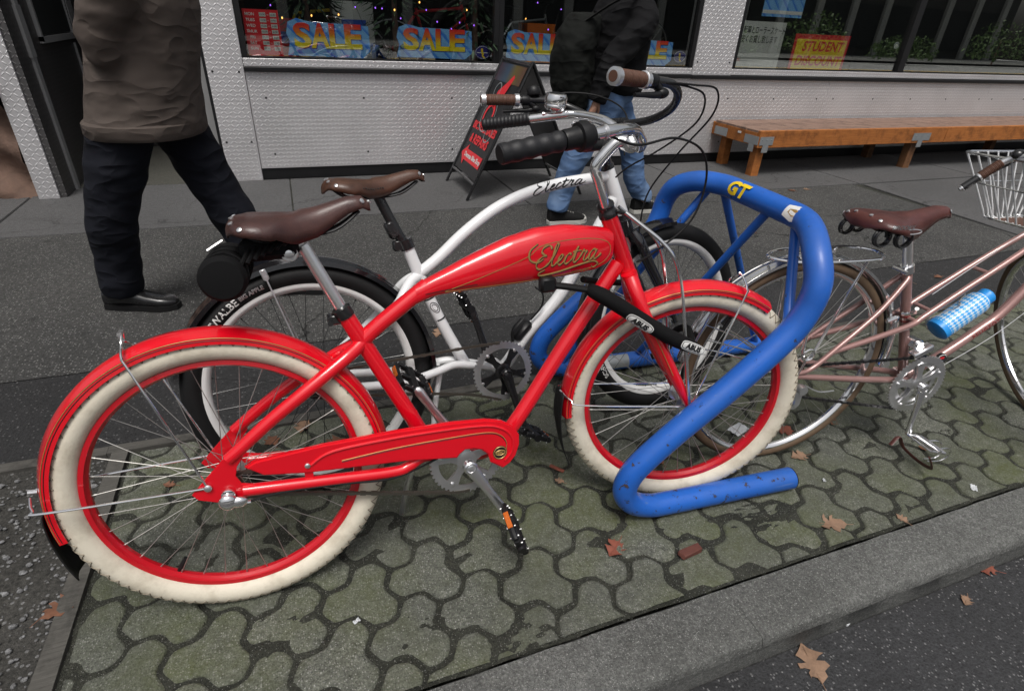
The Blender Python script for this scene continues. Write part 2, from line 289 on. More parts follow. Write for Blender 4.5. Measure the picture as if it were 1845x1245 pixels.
# ---------------------------------------------------------------- geometry helpers
def V(*a): return np.array(a, float)
def cr(pts, n=6, closed=False):
    """Catmull-Rom through pts"""
    P = np.array(pts, float); N = len(P); out = []
    rng = range(N if closed else N-1)
    for i in rng:
        if closed: p0, p1, p2, p3 = P[(i-1) % N], P[i], P[(i+1) % N], P[(i+2) % N]
        else: p0, p1, p2, p3 = P[max(i-1, 0)], P[i], P[i+1], P[min(i+2, N-1)]
        for k in range(n):
            t = k/n
            out.append(.5*((2*p1)+(-p0+p2)*t+(2*p0-5*p1+4*p2-p3)*t*t+(-p0+3*p1-3*p2+p3)*t**3))
    if not closed: out.append(P[-1])
    return np.array(out)
class MB:
    def __init__(s): s.v = []; s.f = []; s.m = []; s.cur = 0
    def add(s, vs, fs, m=None):
        b = len(s.v); s.v.extend([tuple(map(float, q)) for q in vs]); s.f.extend([tuple(i+b for i in f) for f in fs]); s.m.extend([s.cur if m is None else m]*len(fs)); return s
    def tube(s, pts, r, seg=12, closed=False, cap=True, flat=None, m=None):
        P = np.array(pts, float); N = len(P); R = np.full(N, r) if np.isscalar(r) else np.array(r, float)
        if len(R) != N: R = np.interp(np.linspace(0, 1, N), np.linspace(0, 1, len(R)), R)
        T = np.roll(P, -1, 0)-np.roll(P, 1, 0) if closed else np.gradient(P, axis=0)
        T /= np.linalg.norm(T, axis=1)[:, None]+1e-12
        a = V(0, 0, 1) if abs(T[0][2]) < .9 else V(1, 0, 0)
        n0 = np.cross(T[0], a); n0 /= np.linalg.norm(n0); vs = []
        for i in range(N):
            n0 = n0-T[i]*(n0@T[i]); n0 /= np.linalg.norm(n0)+1e-12; b = np.cross(T[i], n0)
            for k in range(seg):
                q = 2*PI*k/seg; sc = 1. if flat is None else flat
                vs.append(P[i]+R[i]*(math.cos(q)*n0+math.sin(q)*sc*b))
        fs = []
        for i in range(N if closed else N-1):
            j = (i+1) % N
            for k in range(seg):
                l = (k+1) % seg; fs.append((i*seg+k, i*seg+l, j*seg+l, j*seg+k))
        if cap and not closed:
            fs.append(tuple(range(seg-1, -1, -1))); fs.append(tuple(range((N-1)*seg, N*seg)))
        return s.add(vs, fs, m)
    def box(s, c, sz, rot=None, m=None, bev=0.):
        bm = bmesh.new(); bmesh.ops.create_cube(bm, size=1.0)
        for v in bm.verts: v.co = Vector((v.co.x*sz[0], v.co.y*sz[1], v.co.z*sz[2]))
        if bev: bmesh.ops.bevel(bm, geom=list(bm.edges), offset=bev, segments=1, affect='EDGES')
        mt = Matrix.Translation(Vector(c)) @ (rot.to_4x4() if rot is not None else Matrix.Identity(4))
        bm.verts.ensure_lookup_table()
        vs = [tuple(mt @ v.co) for v in bm.verts]; fs = [tuple(v.index for v in f.verts) for f in bm.faces]; bm.free(); return s.add(vs, fs, m)
    def lathe(s, prof, o, d, seg=20, m=None, cap=True):
        d = np.array(d, float); d /= np.linalg.norm(d); a = V(0, 0, 1) if abs(d[2]) < .9 else V(1, 0, 0)
        n = np.cross(d, a); n /= np.linalg.norm(n); b = np.cross(d, n); o = np.array(o, float); vs = []
        for r, h in prof:
            for k in range(seg): q = 2*PI*k/seg; vs.append(o+d*h+r*(math.cos(q)*n+math.sin(q)*b))
        fs = []
        for i in range(len(prof)-1):
            for k in range(seg): l = (k+1) % seg; fs.append((i*seg+k, i*seg+l, (i+1)*seg+l, (i+1)*seg+k))
        if cap:
            fs.append(tuple(range(seg-1, -1, -1))); fs.append(tuple(range((len(prof)-1)*seg, len(prof)*seg)))
        return s.add(vs, fs, m)
    def sphere(s, c, r, seg=12, rings=8, sc=(1, 1, 1), m=None):
        vs = []; fs = []
        for i in range(rings+1):
            t = PI*i/rings
            for k in range(seg): q = 2*PI*k/seg; vs.append((c[0]+r*sc[0]*math.sin(t)*math.cos(q), c[1]+r*sc[1]*math.sin(t)*math.sin(q), c[2]+r*sc[2]*math.cos(t)))
        for i in range(rings):
            for k in range(seg): l = (k+1) % seg; fs.append((i*seg+k, (i+1)*seg+k, (i+1)*seg+l, i*seg+l))
        return s.add(vs, fs, m)
    def arc(s, c, prof, a0, a1, n=64, closed_prof=True, full=False, cap=True, m=None):
        """sweep a profile of (radius, w) round the axle at c=(u,v); local coords x=u, y=-w, z=v"""
        vs = []; K = len(prof); N = n if full else n+1
        for i in range(N):
            a = a0+(a1-a0)*i/n
            for r, w in prof: vs.append((c[0]+r*math.cos(a), -w, c[1]+r*math.sin(a)))
        fs = []
        for i in range(n):
            j = (i+1) % N
            for k in range(K if closed_prof else K-1): l = (k+1) % K; fs.append((i*K+k, j*K+k, j*K+l, i*K+l))
        if cap and not full and closed_prof: fs.append(tuple(range(K))); fs.append(tuple(range((N-1)*K+K-1, (N-1)*K-1, -1)))
        return s.add(vs, fs, m)
    def prism(s, poly, y0, y1, m=None, bev=0.0):
        """polygon of (x,z), extruded from y0 to y1"""
        bm = bmesh.new(); a = [bm.verts.new((p[0], y0, p[1])) for p in poly]
        f = bm.faces.new(a); r = bmesh.ops.extrude_face_region(bm, geom=[f])
        for v in [g for g in r['geom'] if isinstance(g, bmesh.types.BMVert)]: v.co.y = y1
        bmesh.ops.recalc_face_normals(bm, faces=bm.faces)
        if bev: bmesh.ops.bevel(bm, geom=[e for e in bm.edges if abs(e.verts[0].co.y-e.verts[1].co.y) < 1e-6], offset=bev, segments=2, affect='EDGES')
        bm.verts.index_update(); vs = [tuple(v.co) for v in bm.verts]; fs = [tuple(v.index for v in f.verts) for f in bm.faces]; bm.free(); return s.add(vs, fs, m)
    def ribbon(s, pts, wid, normal=None, m=None, ends=True):
        """flat strip through 3-D points, width across the local tangent in the plane whose normal is given"""
        P = np.array(pts, float); N = len(P); T = np.gradient(P, axis=0); T /= np.linalg.norm(T, axis=1)[:, None]+1e-12
        nn = np.array(normal if normal is not None else (0, -1, 0), float); W = np.full(N, wid) if np.isscalar(wid) else np.interp(np.linspace(0, 1, N), np.linspace(0, 1, len(wid)), wid)
        vs = []
        for i in range(N):
            b = np.cross(nn, T[i]); b /= np.linalg.norm(b)+1e-12; vs += [P[i]-b*W[i]/2, P[i]+b*W[i]/2]
        return s.add(vs, [(2*i, 2*i+2, 2*i+3, 2*i+1) for i in range(N-1)], m)
    def xf(s, M4):
        s.v = [tuple(M4 @ Vector(q)) for q in s.v]; return s
    def mesh(s, name, mats, smooth=True, angle=38):
        me = bpy.data.meshes.new(name); me.from_pydata(s.v, [], s.f)
        for mm in (mats if isinstance(mats, (list, tuple)) else [mats]): me.materials.append(MATS[mm])
        me.polygons.foreach_set('material_index', s.m)
        bm = bmesh.new(); bm.from_mesh(me); bmesh.ops.recalc_face_normals(bm, faces=bm.faces); bm.to_mesh(me); bm.free()
        if smooth:
            me.polygons.foreach_set('use_smooth', [True]*len(me.polygons)); me.set_sharp_from_angle(angle=math.radians(angle))
        me.update(); return me
    def build(s, name, mats, parent=None, smooth=True, angle=38):
        return link(bpy.data.objects.new(name, s.mesh(name, mats, smooth, angle)), parent)
def link(o, parent=None):
    COL.objects.link(o)
    if parent is not None: o.parent = parent
    return o
def tag(o, label=None, cat=None, group=None, kind=None):
    if label: o['label'] = label
    if cat: o['category'] = cat
    if group: o['group'] = group
    if kind: o['kind'] = kind
    return o
def empty(name, mat4=None, parent=None):
    o = bpy.data.objects.new(name, None); o.empty_display_size = .1; link(o, parent)
    if mat4 is not None: o.matrix_local = mat4
    return o
def frame(x, y, psi, lam):
    """bike frame: origin at a ground contact, x forward, y to the rider's left, z up in the wheel plane (fit coordinates -> world)"""
    d = Vector((math.cos(psi), math.sin(psi), 0)); n0 = Vector((math.sin(psi), -math.cos(psi), 0))
    u = Vector((0, 0, 1))*math.cos(lam)+n0*math.sin(lam); n = d.cross(u)
    d, u, n = Sd(*d), Sd(*u), Sd(*n); M = Matrix.Identity(4)
    for i in range(3): M[i][0], M[i][1], M[i][2] = d[i], -n[i], u[i]
    M.translation = S(x, y, 0); return M
def P(u, v, w=0.): return (u, -w, v)
def PL(*pts): return [P(*p) for p in pts]
def text_mesh(body, size=1., extrude=0., offset=0., align='CENTER', shear=0., spacing=1., res=3):
    c = bpy.data.curves.new('txt', 'FONT'); c.body = body; c.size = size; c.extrude = extrude; c.offset = offset; c.align_x = align; c.align_y = 'CENTER'; c.shear = shear; c.space_character = spacing; c.resolution_u = res
    o = bpy.data.objects.new('txt', c); COL.objects.link(o); bpy.context.view_layer.update()
    me = bpy.data.meshes.new_from_object(o); bpy.data.objects.remove(o); bpy.data.curves.remove(c); return me
def text_obj(name, body, mat4, material, parent=None, size=1., sx=1., sy=1., **kw):
    """lettering in the x-z plane of mat4, facing -y"""
    me = text_mesh(body, size, **kw)
    for v in me.vertices: v.co = Vector((v.co.x*sx, -v.co.z, v.co.y*sy))
    me.materials.clear(); me.materials.append(MATS[material]); me.name = name
    o = bpy.data.objects.new(name, me); link(o, parent); o.matrix_local = mat4; return o
def text_into(mb, body, org, ex, ey, size, m=None, **kw):
    me = text_mesh(body, size, **kw); org, ex, ey = map(lambda q: np.array(q, float), (org, ex, ey))
    mb.add([org+ex*v.co.x+ey*v.co.y for v in me.vertices], [tuple(p.vertices) for p in me.polygons], m); bpy.data.meshes.remove(me)
# script lettering strokes for the painted name on the two cruisers
ELECTRA = [
 [(.50, .78), (.44, .92), (.30, .97), (.14, .88), (.12, .70), (.30, .56), (.34, .55), (.16, .50), (.02, .32), (.04, .10), (.22, -.02), (.42, .08), (.54, .24)],
 [(.54, .24), (.68, .58), (.76, .92), (.70, .99), (.64, .80), (.63, .30), (.68, .08), (.77, .06), (.87, .20)],
 [(.87, .20), (1.0, .30), (1.06, .42), (.99, .49), (.91, .36), (.92, .14), (1.01, .05), (1.12, .10), (1.2, .22)],
 [(1.42, .40), (1.34, .49), (1.22, .38), (1.19, .18), (1.27, .05), (1.40, .10), (1.50, .24)],
 [(1.50, .24), (1.66, .74), (1.60, .40), (1.58, .14), (1.65, .05), (1.76, .12), (1.82, .22)], [(1.46, .52), (1.64, .55), (1.84, .53)],
 [(1.82, .22), (1.90, .44), (1.93, .56), (1.97, .47), (2.08, .48), (2.04, .34), (2.03, .14), (2.10, .05), (2.24, .22)],
 [(2.52, .42), (2.40, .50), (2.26, .34), (2.27, .10), (2.37, .06), (2.50, .30), (2.54, .48), (2.50, .18), (2.56, .05), (2.68, .12), (2.80, .26)]]
def script_strokes(shear=.25):
    return [[(x+shear*y, y) for x, y in cr(st, 5)] for st in ELECTRA]
# ================================================================ the setting
def sheet(name, x0, x1, y0, y1, z, mat, nx=1, ny=1, parent=None, kind='structure'):
    m = MB(); vs = [(x0+(x1-x0)*i/nx, y0+(y1-y0)*j/ny, z) for j in range(ny+1) for i in range(nx+1)]
    m.add(vs, [(j*(nx+1)+i, j*(nx+1)+i+1, (j+1)*(nx+1)+i+1, (j+1)*(nx+1)+i) for j in range(ny) for i in range(nx)])
    o = m.build(name, mat, parent, smooth=False)
    if parent is None: tag(o, kind=kind)
    return o
KY0, KY1, PY = -4.555, -4.405, -3.385          # kerb front, kerb back, far edge of the pavers
PX = -2.66                                     # left edge of the pavers
sheet('road', -60, 60, -60, KY0-.001, -.10, 'road_asphalt')
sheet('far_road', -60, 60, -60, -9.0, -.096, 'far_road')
sheet('ground', -60, 60, KY0, 40, -.16, 'joint_soil')
# kerb, cast in lengths
kerb = sheet('kerb', -30, 30, KY0+.01, KY1-.002, -.13, 'joint_soil')
xj = S(.576, .944).x
def kerb_stone(x0, x1):
    m = MB(); pr = [(KY1, -.13), (KY1, -.012), (KY1-.006, -.002), (KY0+.016, 0.), (KY0+.005, -.004), (KY0, -.016), (KY0-.002, -.030), (KY0+.004, -.034), (KY0+.001, -.13)]
    n = max(2, int((x1-x0)/.06)); vs = []; K = len(pr)
    for i in range(n+1):
        x = x0+(x1-x0)*i/n
        for k, (y, z) in enumerate(pr):
            j = (random.random()-.5)*.003 if 0 < k < 8 else 0
            vs.append((x, y+j, z+(random.random()-.5)*.0016 if z > -.1 else z))
    fs = []; mi = []
    for i in range(n):
        for k in range(K-1): fs.append((i*K+k, (i+1)*K+k, (i+1)*K+k+1, i*K+k+1)); mi.append(1 if k >= 6 else 0)
    m.add(vs, fs); m.m = mi; m.add([], [])
    m.f.append(tuple(range(K))); m.m.append(0); m.f.append(tuple(range(n*K+K-1, n*K-1, -1))); m.m.append(0)
    return m.build('kerb_stone', ['kerb_concrete', 'kerb_face'], kerb, True, 50)
xs = [xj-9, xj-6, xj-3, xj, xj+3, xj+6, xj+9, xj+12]
for a, b in zip(xs, xs[1:]): kerb_stone(a+.0006, b-.0006)
# interlocking three-lobed pavers
pf = sheet('paver_bed', PX, 16, KY1+.001, PY-.005, -.0055, 'joint_soil', 240, 24)
me = pf.data
for v in me.vertices: v.co.z += (random.random()-.5)*.010
SP = .165; R3 = SP/3; TH0 = math.radians(88)-PHI
def trihex():
    pts = []
    for L in range(3):
        a = TH0+L*2*PI/3
        pts.append((R3*math.cos(a-PI/3), R3*math.sin(a-PI/3)))
        for k in (-1, 0, 1):
            b = a+k*PI/3; pts.append((R3*math.cos(a)+R3*math.cos(b), R3*math.sin(a)+R3*math.sin(b)))
    return np.array(pts)
def chaikin(p, it=2, q=.22):
    for _ in range(it):
        n = np.roll(p, -1, 0); a = p*(1-q)+n*q; b = p*q+n*(1-q); p = np.stack([a, b], 1).reshape(-1, 2)
    return p
def inset(p, d):
    n = len(p); out = []
    for i in range(n):
        a, b, c = p[i-1], p[i], p[(i+1) % n]
        t1 = (b-a)/np.linalg.norm(b-a); t2 = (c-b)/np.linalg.norm(c-b); t = t1+t2; t /= np.linalg.norm(t); nn = np.array([-t[1], t[0]])
        out.append(b+nn*d/max(.5, abs(nn@np.array([-t1[1], t1[0]]))))
    return np.array(out)
base = inset(chaikin(trihex(), 1, .17), .0060); base = chaikin(base, 1, .25); BASE0 = base.copy()
def paver_mesh():
    bm = bmesh.new(); n = len(base); ctr = base.mean(0); rings = []
    for d, z in ((0, -.03), (0, -.007), (.0022, -.0024), (.0062, -.0004), (.011, 0)):
        q = inset(base, d) if d else base
        rings.append([bm.verts.new((x, y, z)) for x, y in q])
    for a, b in zip(rings, rings[1:]):
        for i in range(n): bm.faces.new((a[i], a[(i+1) % n], b[(i+1) % n], b[i]))
    bm.faces.new(rings[-1])
    bmesh.ops.recalc_face_normals(bm, faces=bm.faces); return bm
PMS = []
for vi in range(9):
    ph = np.random.rand(6)*6.28; an = np.arctan2(BASE0[:, 1], BASE0[:, 0]); rad = 1+.010*np.sin(3*an+ph[0])+.012*np.sin(7*an+ph[1])+.010*np.sin(13*an+ph[2])+np.random.uniform(-.010, .010, len(an))
    chip = np.exp(-((an-ph[3]+3.14+3.14) % 6.28-3.14)**2/.02)*.05*np.random.rand(); base = BASE0*(rad-chip)[:, None]
    bm0 = paver_mesh(); pm = bpy.data.meshes.new('paver'); bm0.to_mesh(pm); bm0.free(); pm.materials.append(MATS['paver_concrete'])
    pm.polygons.foreach_set('use_smooth', [True]*len(pm.polygons)); pm.set_sharp_from_angle(angle=math.radians(60)); PMS.append(pm)
a1 = SP*np.array([math.cos(TH0), math.sin(TH0)]); a2 = SP*np.array([math.cos(TH0+PI/3), math.sin(TH0+PI/3)])
o0 = S(-.188, .949)
cells = []
for i in range(-60, 80):
    for j in range(-40, 60):
        x, y = o0.x+i*a1[0]+j*a2[0], o0.y+i*a1[1]+j*a2[1]
        if PX-.1 < x < 15.5 and KY1-.1 < y < PY+.1: cells.append((x, y))
cells.sort(key=lambda c: (c[0]-camo.location.x)**2+(c[1]-camo.location.y)**2)
far_bm = bmesh.new(); LIMIT = 280
for idx, (x, y) in enumerate(cells):
    tilt = Matrix.Translation((x+(random.random()-.5)*.003, y+(random.random()-.5)*.003, (random.random()-.5)*.007)) @ Matrix.Rotation((random.random()-.5)*.07, 4, 'Z') @ Matrix.Rotation((random.random()-.5)*.014, 4, 'X') @ Matrix.Rotation((random.random()-.5)*.014, 4, 'Y')
    pm = random.choice(PMS)
    cut = y < KY1+.115 or y > PY-.115 or x < PX+.14
    if idx >= LIMIT or cut:
        bm = bmesh.new(); bm.from_mesh(pm); bmesh.ops.transform(bm, matrix=tilt, verts=bm.verts)
        for co, no in (((0, KY1+.009, 0), (0, -1, 0)), ((0, PY-.012, 0), (0, 1, 0)), ((PX+.034, 0, 0), (-1, 0, 0))):
            g = bm.verts[:]+bm.edges[:]+bm.faces[:]
            r = bmesh.ops.bisect_plane(bm, geom=g, plane_co=co, plane_no=no, clear_outer=True)
            ed = [e for e in r['geom_cut'] if isinstance(e, bmesh.types.BMEdge)]
            if ed: bmesh.ops.edgeloop_fill(bm, edges=ed)
        if sum(f.calc_area() for f in bm.faces if f.normal.z > .8) < .0011: bm.free(); continue
        if idx >= LIMIT:
            mm = bpy.data.meshes.new('t'); bm.to_mesh(mm); far_bm.from_mesh(mm); bpy.data.meshes.remove(mm); bm.free(); continue
        c = Vector((x, y, 0)); bmesh.ops.translate(bm, vec=-c, verts=bm.verts)
        mm = bpy.data.meshes.new('paver'); bm.to_mesh(mm); bm.free(); mm.materials.append(MATS['paver_concrete'])
        o = link(bpy.data.objects.new('paver', mm), pf); o.location = c
    else:
        o = link(bpy.data.objects.new('paver', pm), pf); o.matrix_local = tilt
fm = bpy.data.meshes.new('far_pavers'); far_bm.to_mesh(fm); far_bm.free(); fm.materials.append(MATS['paver_concrete'])
tag(link(bpy.data.objects.new('far_pavers', fm), pf), kind='stuff')
# timber edging
def board(name, x0, x1, y0, y1, z1, mat, parent=None, axis=0, wob=.004):
    m = MB(); n = max(4, int(max(x1-x0, y1-y0)/.12)); vs = []
    for i in range(n+1):
        t = i/n; j = (random.random()-.5)*wob; k = (random.random()-.5)*wob; zz = z1+(random.random()-.5)*wob*.6
        if axis == 0: q = [(x0+(x1-x0)*t, y0+j, -.05), (x0+(x1-x0)*t, y0+j, zz), (x0+(x1-x0)*t, y1+k, zz-.001), (x0+(x1-x0)*t, y1+k, -.05)]
        else: q = [(x1+j, y0+(y1-y0)*t, -.05), (x1+j, y0+(y1-y0)*t, zz), (x0+k, y0+(y1-y0)*t, zz-.001), (x0+k, y0+(y1-y0)*t, -.05)]
        vs += q
    fs = [(i*4+k, (i+1)*4+k, (i+1)*4+k+1, i*4+k+1) for i in range(n) for k in range(3)]+[(0, 1, 2, 3), (n*4+3, n*4+2, n*4+1, n*4)]
    m.add(vs, fs); return m.build(name, mat, parent, False)
for (a, b), lab in zip([(-5.2, -2.700), (-2.698, -1.78), (-1.765, -.9), (-.89, 1.5), (1.51, 4.2)],
        ['weathered edging board left of the red bicycle along dark asphalt', 'weathered edging board seen through the red rear wheel', 'weathered edging board under the white bicycle cranks', 'weathered edging board behind the red front wheel', 'weathered edging board beyond the copper pink bicycle']):
    tag(board('edging_board', a, b, PY-.006, PY+.034, .006, 'old_plank'), lab, 'board', 'timber edging boards')
tag(board('edging_board', PX-.024, PX+.022, KY0+.02, PY-.003, .008, 'old_plank', axis=1), 'weathered edging board between dirt and pavers beneath the red rear wheel', 'board', 'timber edging boards')
dg = sheet('dirt_patch', -9, PX-.010, KY1+.001, PY+.005, -.004, 'dirt_gravel', 60, 12)
for v in dg.data.vertices: v.co.z += (random.random()-.6)*.007
sheet('asphalt_strip', -12, 16, PY+.036, -2.84, -.003, 'strip_asphalt')
sheet('pavement', -12, 2.98, -2.84, -1.13, 0., 'walk_asphalt')
# concrete slabs along the shop front and to the right
sb = sheet('pavement_slab_bed', -12, 16, -2.84, 0.05, -.012, 'joint_soil')
def slab(x0, x1, y0, y1, sk=0.):
    m = MB(); g = .005; m.prism([(0, 0)], 0, 0) if False else None
    b = MB(); bm = bmesh.new()
    q = [(x0+g, y0+g), (x1-g, y0+g), (x1-g+sk, y1-g), (x0+g+sk, y1-g)]
    f = bm.faces.new([bm.verts.new((x, y, -.03)) for x, y in q]); r = bmesh.ops.extrude_face_region(bm, geom=[f]); tv = [e for e in r['geom'] if isinstance(e, bmesh.types.BMVert)]
    for v in tv: v.co.z = (random.random()-.5)*.002
    bmesh.ops.recalc_face_normals(bm, faces=bm.faces)
    bmesh.ops.bevel(bm, geom=[e for e in bm.edges if e.verts[0].co.z > -.02 and e.verts[1].co.z > -.02], offset=.004, segments=2, affect='EDGES')
    mm = bpy.data.meshes.new('slab'); bm.to_mesh(mm); bm.free(); mm.materials.append(MATS['walk_slab']); link(bpy.data.objects.new('slab', mm), sb)
for i in range(-5, 9): slab(-.35+i*1.72, -.35+(i+1)*1.72, -1.12, -.004)
for i in range(0, 6): slab(2.985+i*1.7, 2.985+(i+1)*1.7, -2.835, -1.135, .12)
# loose stones
m = MB()
for k in range(1900):
    if k < 1400: x, y, z, r = random.uniform(-3.7, PX-.03), random.uniform(KY1+.02, PY-.03), -.003, random.choice([.0025, .003, .004, .005, .006, .009])*random.uniform(.6, 1.3)
    else: x, y, z, r = random.uniform(PX+.1, 3.5), random.uniform(KY1+.01, PY), -.006, random.uniform(.0015, .0035)
    b = len(m.v); m.sphere((x, y, z+r*.3), r, 6, 4, (random.uniform(.7, 1.3), random.uniform(.6, 1.1), random.uniform(.4, .8)))
    for i in range(b, len(m.v)):
        q = m.v[i]; m.v[i] = (x+(q[0]-x)*random.uniform(.75, 1.2), y+(q[1]-y)*random.uniform(.75, 1.2), q[2])
tag(m.build('gravel', 'gravel_stone', None, False), 'loose grey gravel scattered over the dirt beside the pavers', 'gravel', kind='stuff')

# dark grit washed over the joints by the rack foot and along the kerb
m = MB(); rs = np.random.RandomState(5)
for (fx, fy, la, lb, rot) in ((.34, 1.10, .20, .09, .3), (.66, 1.19, .30, .045, .30), (-.52, .74, .22, .10, .5), (-.15, .80, .16, .08, .4), (.05, .78, .14, .07, .4), (.80, 1.20, .20, .05, .35), (1.55, 1.62, .18, .06, .4), (-.75, .95, .10, .12, .2)):
    c = S(fx, fy); n = 26; ph = rs.rand(8)*6.28; vs = []
    for i in range(n+1):
        for j in range(n+1):
            a, b = -1+2*i/n, -1+2*j/n; d = a*a+b*b
            h = .0065*(1-d*1.15)+.0042*math.sin(7*a+ph[0])*math.sin(6*b+ph[1])+.003*math.sin(17*a+ph[2]+4*b)*math.sin(15*b+ph[3])+.0022*(rs.rand()-.5)
            x, y = a*la, b*lb; r_ = rot-PHI; vs.append((c.x+x*math.cos(r_)-y*math.sin(r_), max(KY1+.002, c.y+x*math.sin(r_)+y*math.cos(r_)), h-.0082))
    m.add(vs, [(i*(n+1)+j, (i+1)*(n+1)+j, (i+1)*(n+1)+j+1, i*(n+1)+j+1) for i in range(n) for j in range(n)])
tag(m.build('soil_patch', 'joint_soil', None, True, 80), 'dark grit lying over the paver joints by the rack and kerb', 'grit', kind='stuff')
# ================================================================ the bicycle shop
shop = empty('shop_building'); tag(shop, 'shop front clad in silver diamond plate with wide display windows', 'building')
def panel(name, x0, x1, z0, z1, y, th, mat, parent=shop, screws=(), bev=.002):
    m = MB(); m.box(((x0+x1)/2, y+th/2, (z0+z1)/2), (x1-x0, th, z1-z0), bev=bev)
    for sx, sz in screws: m.lathe([(.008, 0), (.008, .002), (.004, .0035)], (sx, y, sz), (0, -1, 0), 8, m=1)
    return m.build(name, [mat, 'dark_trim'], parent, False)
seams = [-2.272, .93, 3.55, 6.2, 8.9]
for a, b in zip(seams, seams[1:]):
    n = 5; sc = [(a+.12+(b-a-.24)*i/(n-1), z) for i in range(n) for z in (.20, .62)]
    panel('diamond_panel', a+.001, b-.001, .088, .803, 0., .02, 'diamond_plate', screws=sc)
panel('base_board', -2.272, 8.9, -.01, .086, .012, .03, 'dark_trim')
for (a, b) in ((-2.272, -.262), (-.258, 1.735), (2.205, 8.9)): panel('sill_strip', a, b, .838, .893, -.004, .10, 'diamond_plate')
panel('sill_ledge', -2.272, 1.735, .806, .836, -.03, .09, 'dark_trim'); panel('sill_ledge', 1.737, 8.9, .800, .832, -.03, .09, 'dark_trim')
panel('pillar', -2.525, -2.274, -.01, 2.75, -.012, .16, 'diamond_plate', screws=[(-2.49, z) for z in (.3, .8, 1.3)]+[(-2.31, z) for z in (.3, .8, 1.3)])
panel('pillar', 1.737, 2.203, .834, 2.75, -.008, .16, 'diamond_plate', screws=[(x, z) for x in (1.78, 2.16) for z in (.95, 1.5)])
panel('fascia', -4.5, 8.9, 2.75, 3.6, -.04, .2, 'dark_trim'); panel('upper_wall', -4.5, 8.9, 3.6, 8.0, 0., .3, 'opposite_pale')
def window(x0, x1, z0=.893, z1=2.75, mull=(), glass='shop_glass'):
    m = MB(); t = .04
    for c, s in (((x0+t/2, .03, (z0+z1)/2), (t, .06, z1-z0)), ((x1-t/2, .03, (z0+z1)/2), (t, .06, z1-z0)), (((x0+x1)/2, .03, z0+.006), (x1-x0-2*t, .055, .012)), (((x0+x1)/2, .03, z1-t/2), (x1-x0-2*t, .06, t))): m.box(c, s)
    w = m.build('window', 'dark_trim', shop, False); xs = [x0+t]+list(mull)+[x1-t]
    for q in mull:
        mm = MB(); mm.box((q, .03, (z0+z1)/2), (.09, .062, z1-z0-.02)); mm.build('mullion', 'dark_trim', w, False)
    for a, b in zip(xs, xs[1:]):
        g = MB(); g.box(((a+b)/2, .035, (z0+z1)/2), (b-a-.002, .006, z1-z0-.03)); g.build('pane', glass, w, False)
window(-2.272, -.26); window(-.258, 1.735); window(2.205, 8.9, mull=(4.55, 7.1), glass='boosted_glass')
# room behind the glass
m = MB(); X0, X1, Y1, Z1 = -2.52, 8.9, 4.5, 2.9
m.add([(X0, .13, 0), (X1, .13, 0), (X1, Y1, 0), (X0, Y1, 0)], [(0, 1, 2, 3)], 1)
m.add([(X0, Y1, 0), (X1, Y1, 0), (X1, Y1, Z1), (X0, Y1, Z1), (X0, .15, 0), (X0, .15, Z1), (X1, .15, 0), (X1, .15, Z1)], [(0, 1, 2, 3), (4, 0, 3, 5), (1, 6, 7, 2), (5, 3, 2, 7)], 0)
m.add([(X0, .115, 0), (X1, .115, 0), (X1, .115, .80), (X0, .115, .80), (X1, .55, .80), (X0, .55, .80)], [(0, 1, 2, 3), (3, 2, 4, 5)], 0)
m.build('interior_room', ['interior_dark', 'interior_floor'], shop, False)
# entrance recess on the left
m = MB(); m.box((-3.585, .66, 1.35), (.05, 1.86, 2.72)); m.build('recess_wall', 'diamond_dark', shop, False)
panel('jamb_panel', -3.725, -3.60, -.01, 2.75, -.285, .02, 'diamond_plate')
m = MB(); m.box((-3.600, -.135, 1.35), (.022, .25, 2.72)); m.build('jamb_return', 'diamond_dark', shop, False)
m = MB(); m.box((-3.553, -.03, 1.36), (.018, .06, 2.74)); m.box((-3.556, -.03, 1.02), (.03, .085, .30)); m.build('corner_trim', 'grey_trim', shop, False)
m = MB(); m.box((-2.535, .42, 1.36), (.02, .86, 2.74)); m.build('recess_lining', 'dark_trim', shop, False)
m = MB(); m.box((-2.585, .20, 1.36), (.075, .035, 2.74)); m.build('door_frame', 'grey_trim', shop, False)
m = MB(); m.box((-3.05, .72, -.008), (1.04, 1.5, .022)); m.build('entry_floor', 'entry_floor', shop, False)
m = MB(); m.box((-3.05, 1.56, 1.35), (1.02, .04, 2.72)); d = m.build('door', 'interior_dark', shop, False)
m = MB(); m.box((-3.05, 1.53, 1.55), (.74, .012, 1.9)); m.build('pane', 'opposite_glass', d, False)
m = MB(); m.tube([(-2.70, 1.50, .95), (-2.70, 1.47, .97), (-2.70, 1.47, 1.25), (-2.70, 1.50, 1.27)], .011, 8); m.build('handle', 'alloy', d)
m = MB()
for c, s in (((-3.552, .62, .96), (.03, .80, .04)), ((-3.552, .235, 1.6), (.03, .03, 1.3)), ((-3.552, 1.005, 1.6), (.03, .03, 1.3))): m.box(c, s)
w = m.build('window', 'grey_trim', shop, False)
m = MB(); m.box((-3.556, .62, 1.62), (.012, .74, 1.26)); m.build('pane', 'opposite_glass', w, False)
m = MB(); m.box((-3.545, 1.10, 1.6), (.02, .14, 1.3)); m.build('side_panel', 'diamond_plate', shop, False)
m = MB(); m.box((-3.55, .99, .46), (.016, .018, .90)); m.build('corner_trim', 'grey_trim', shop, False)
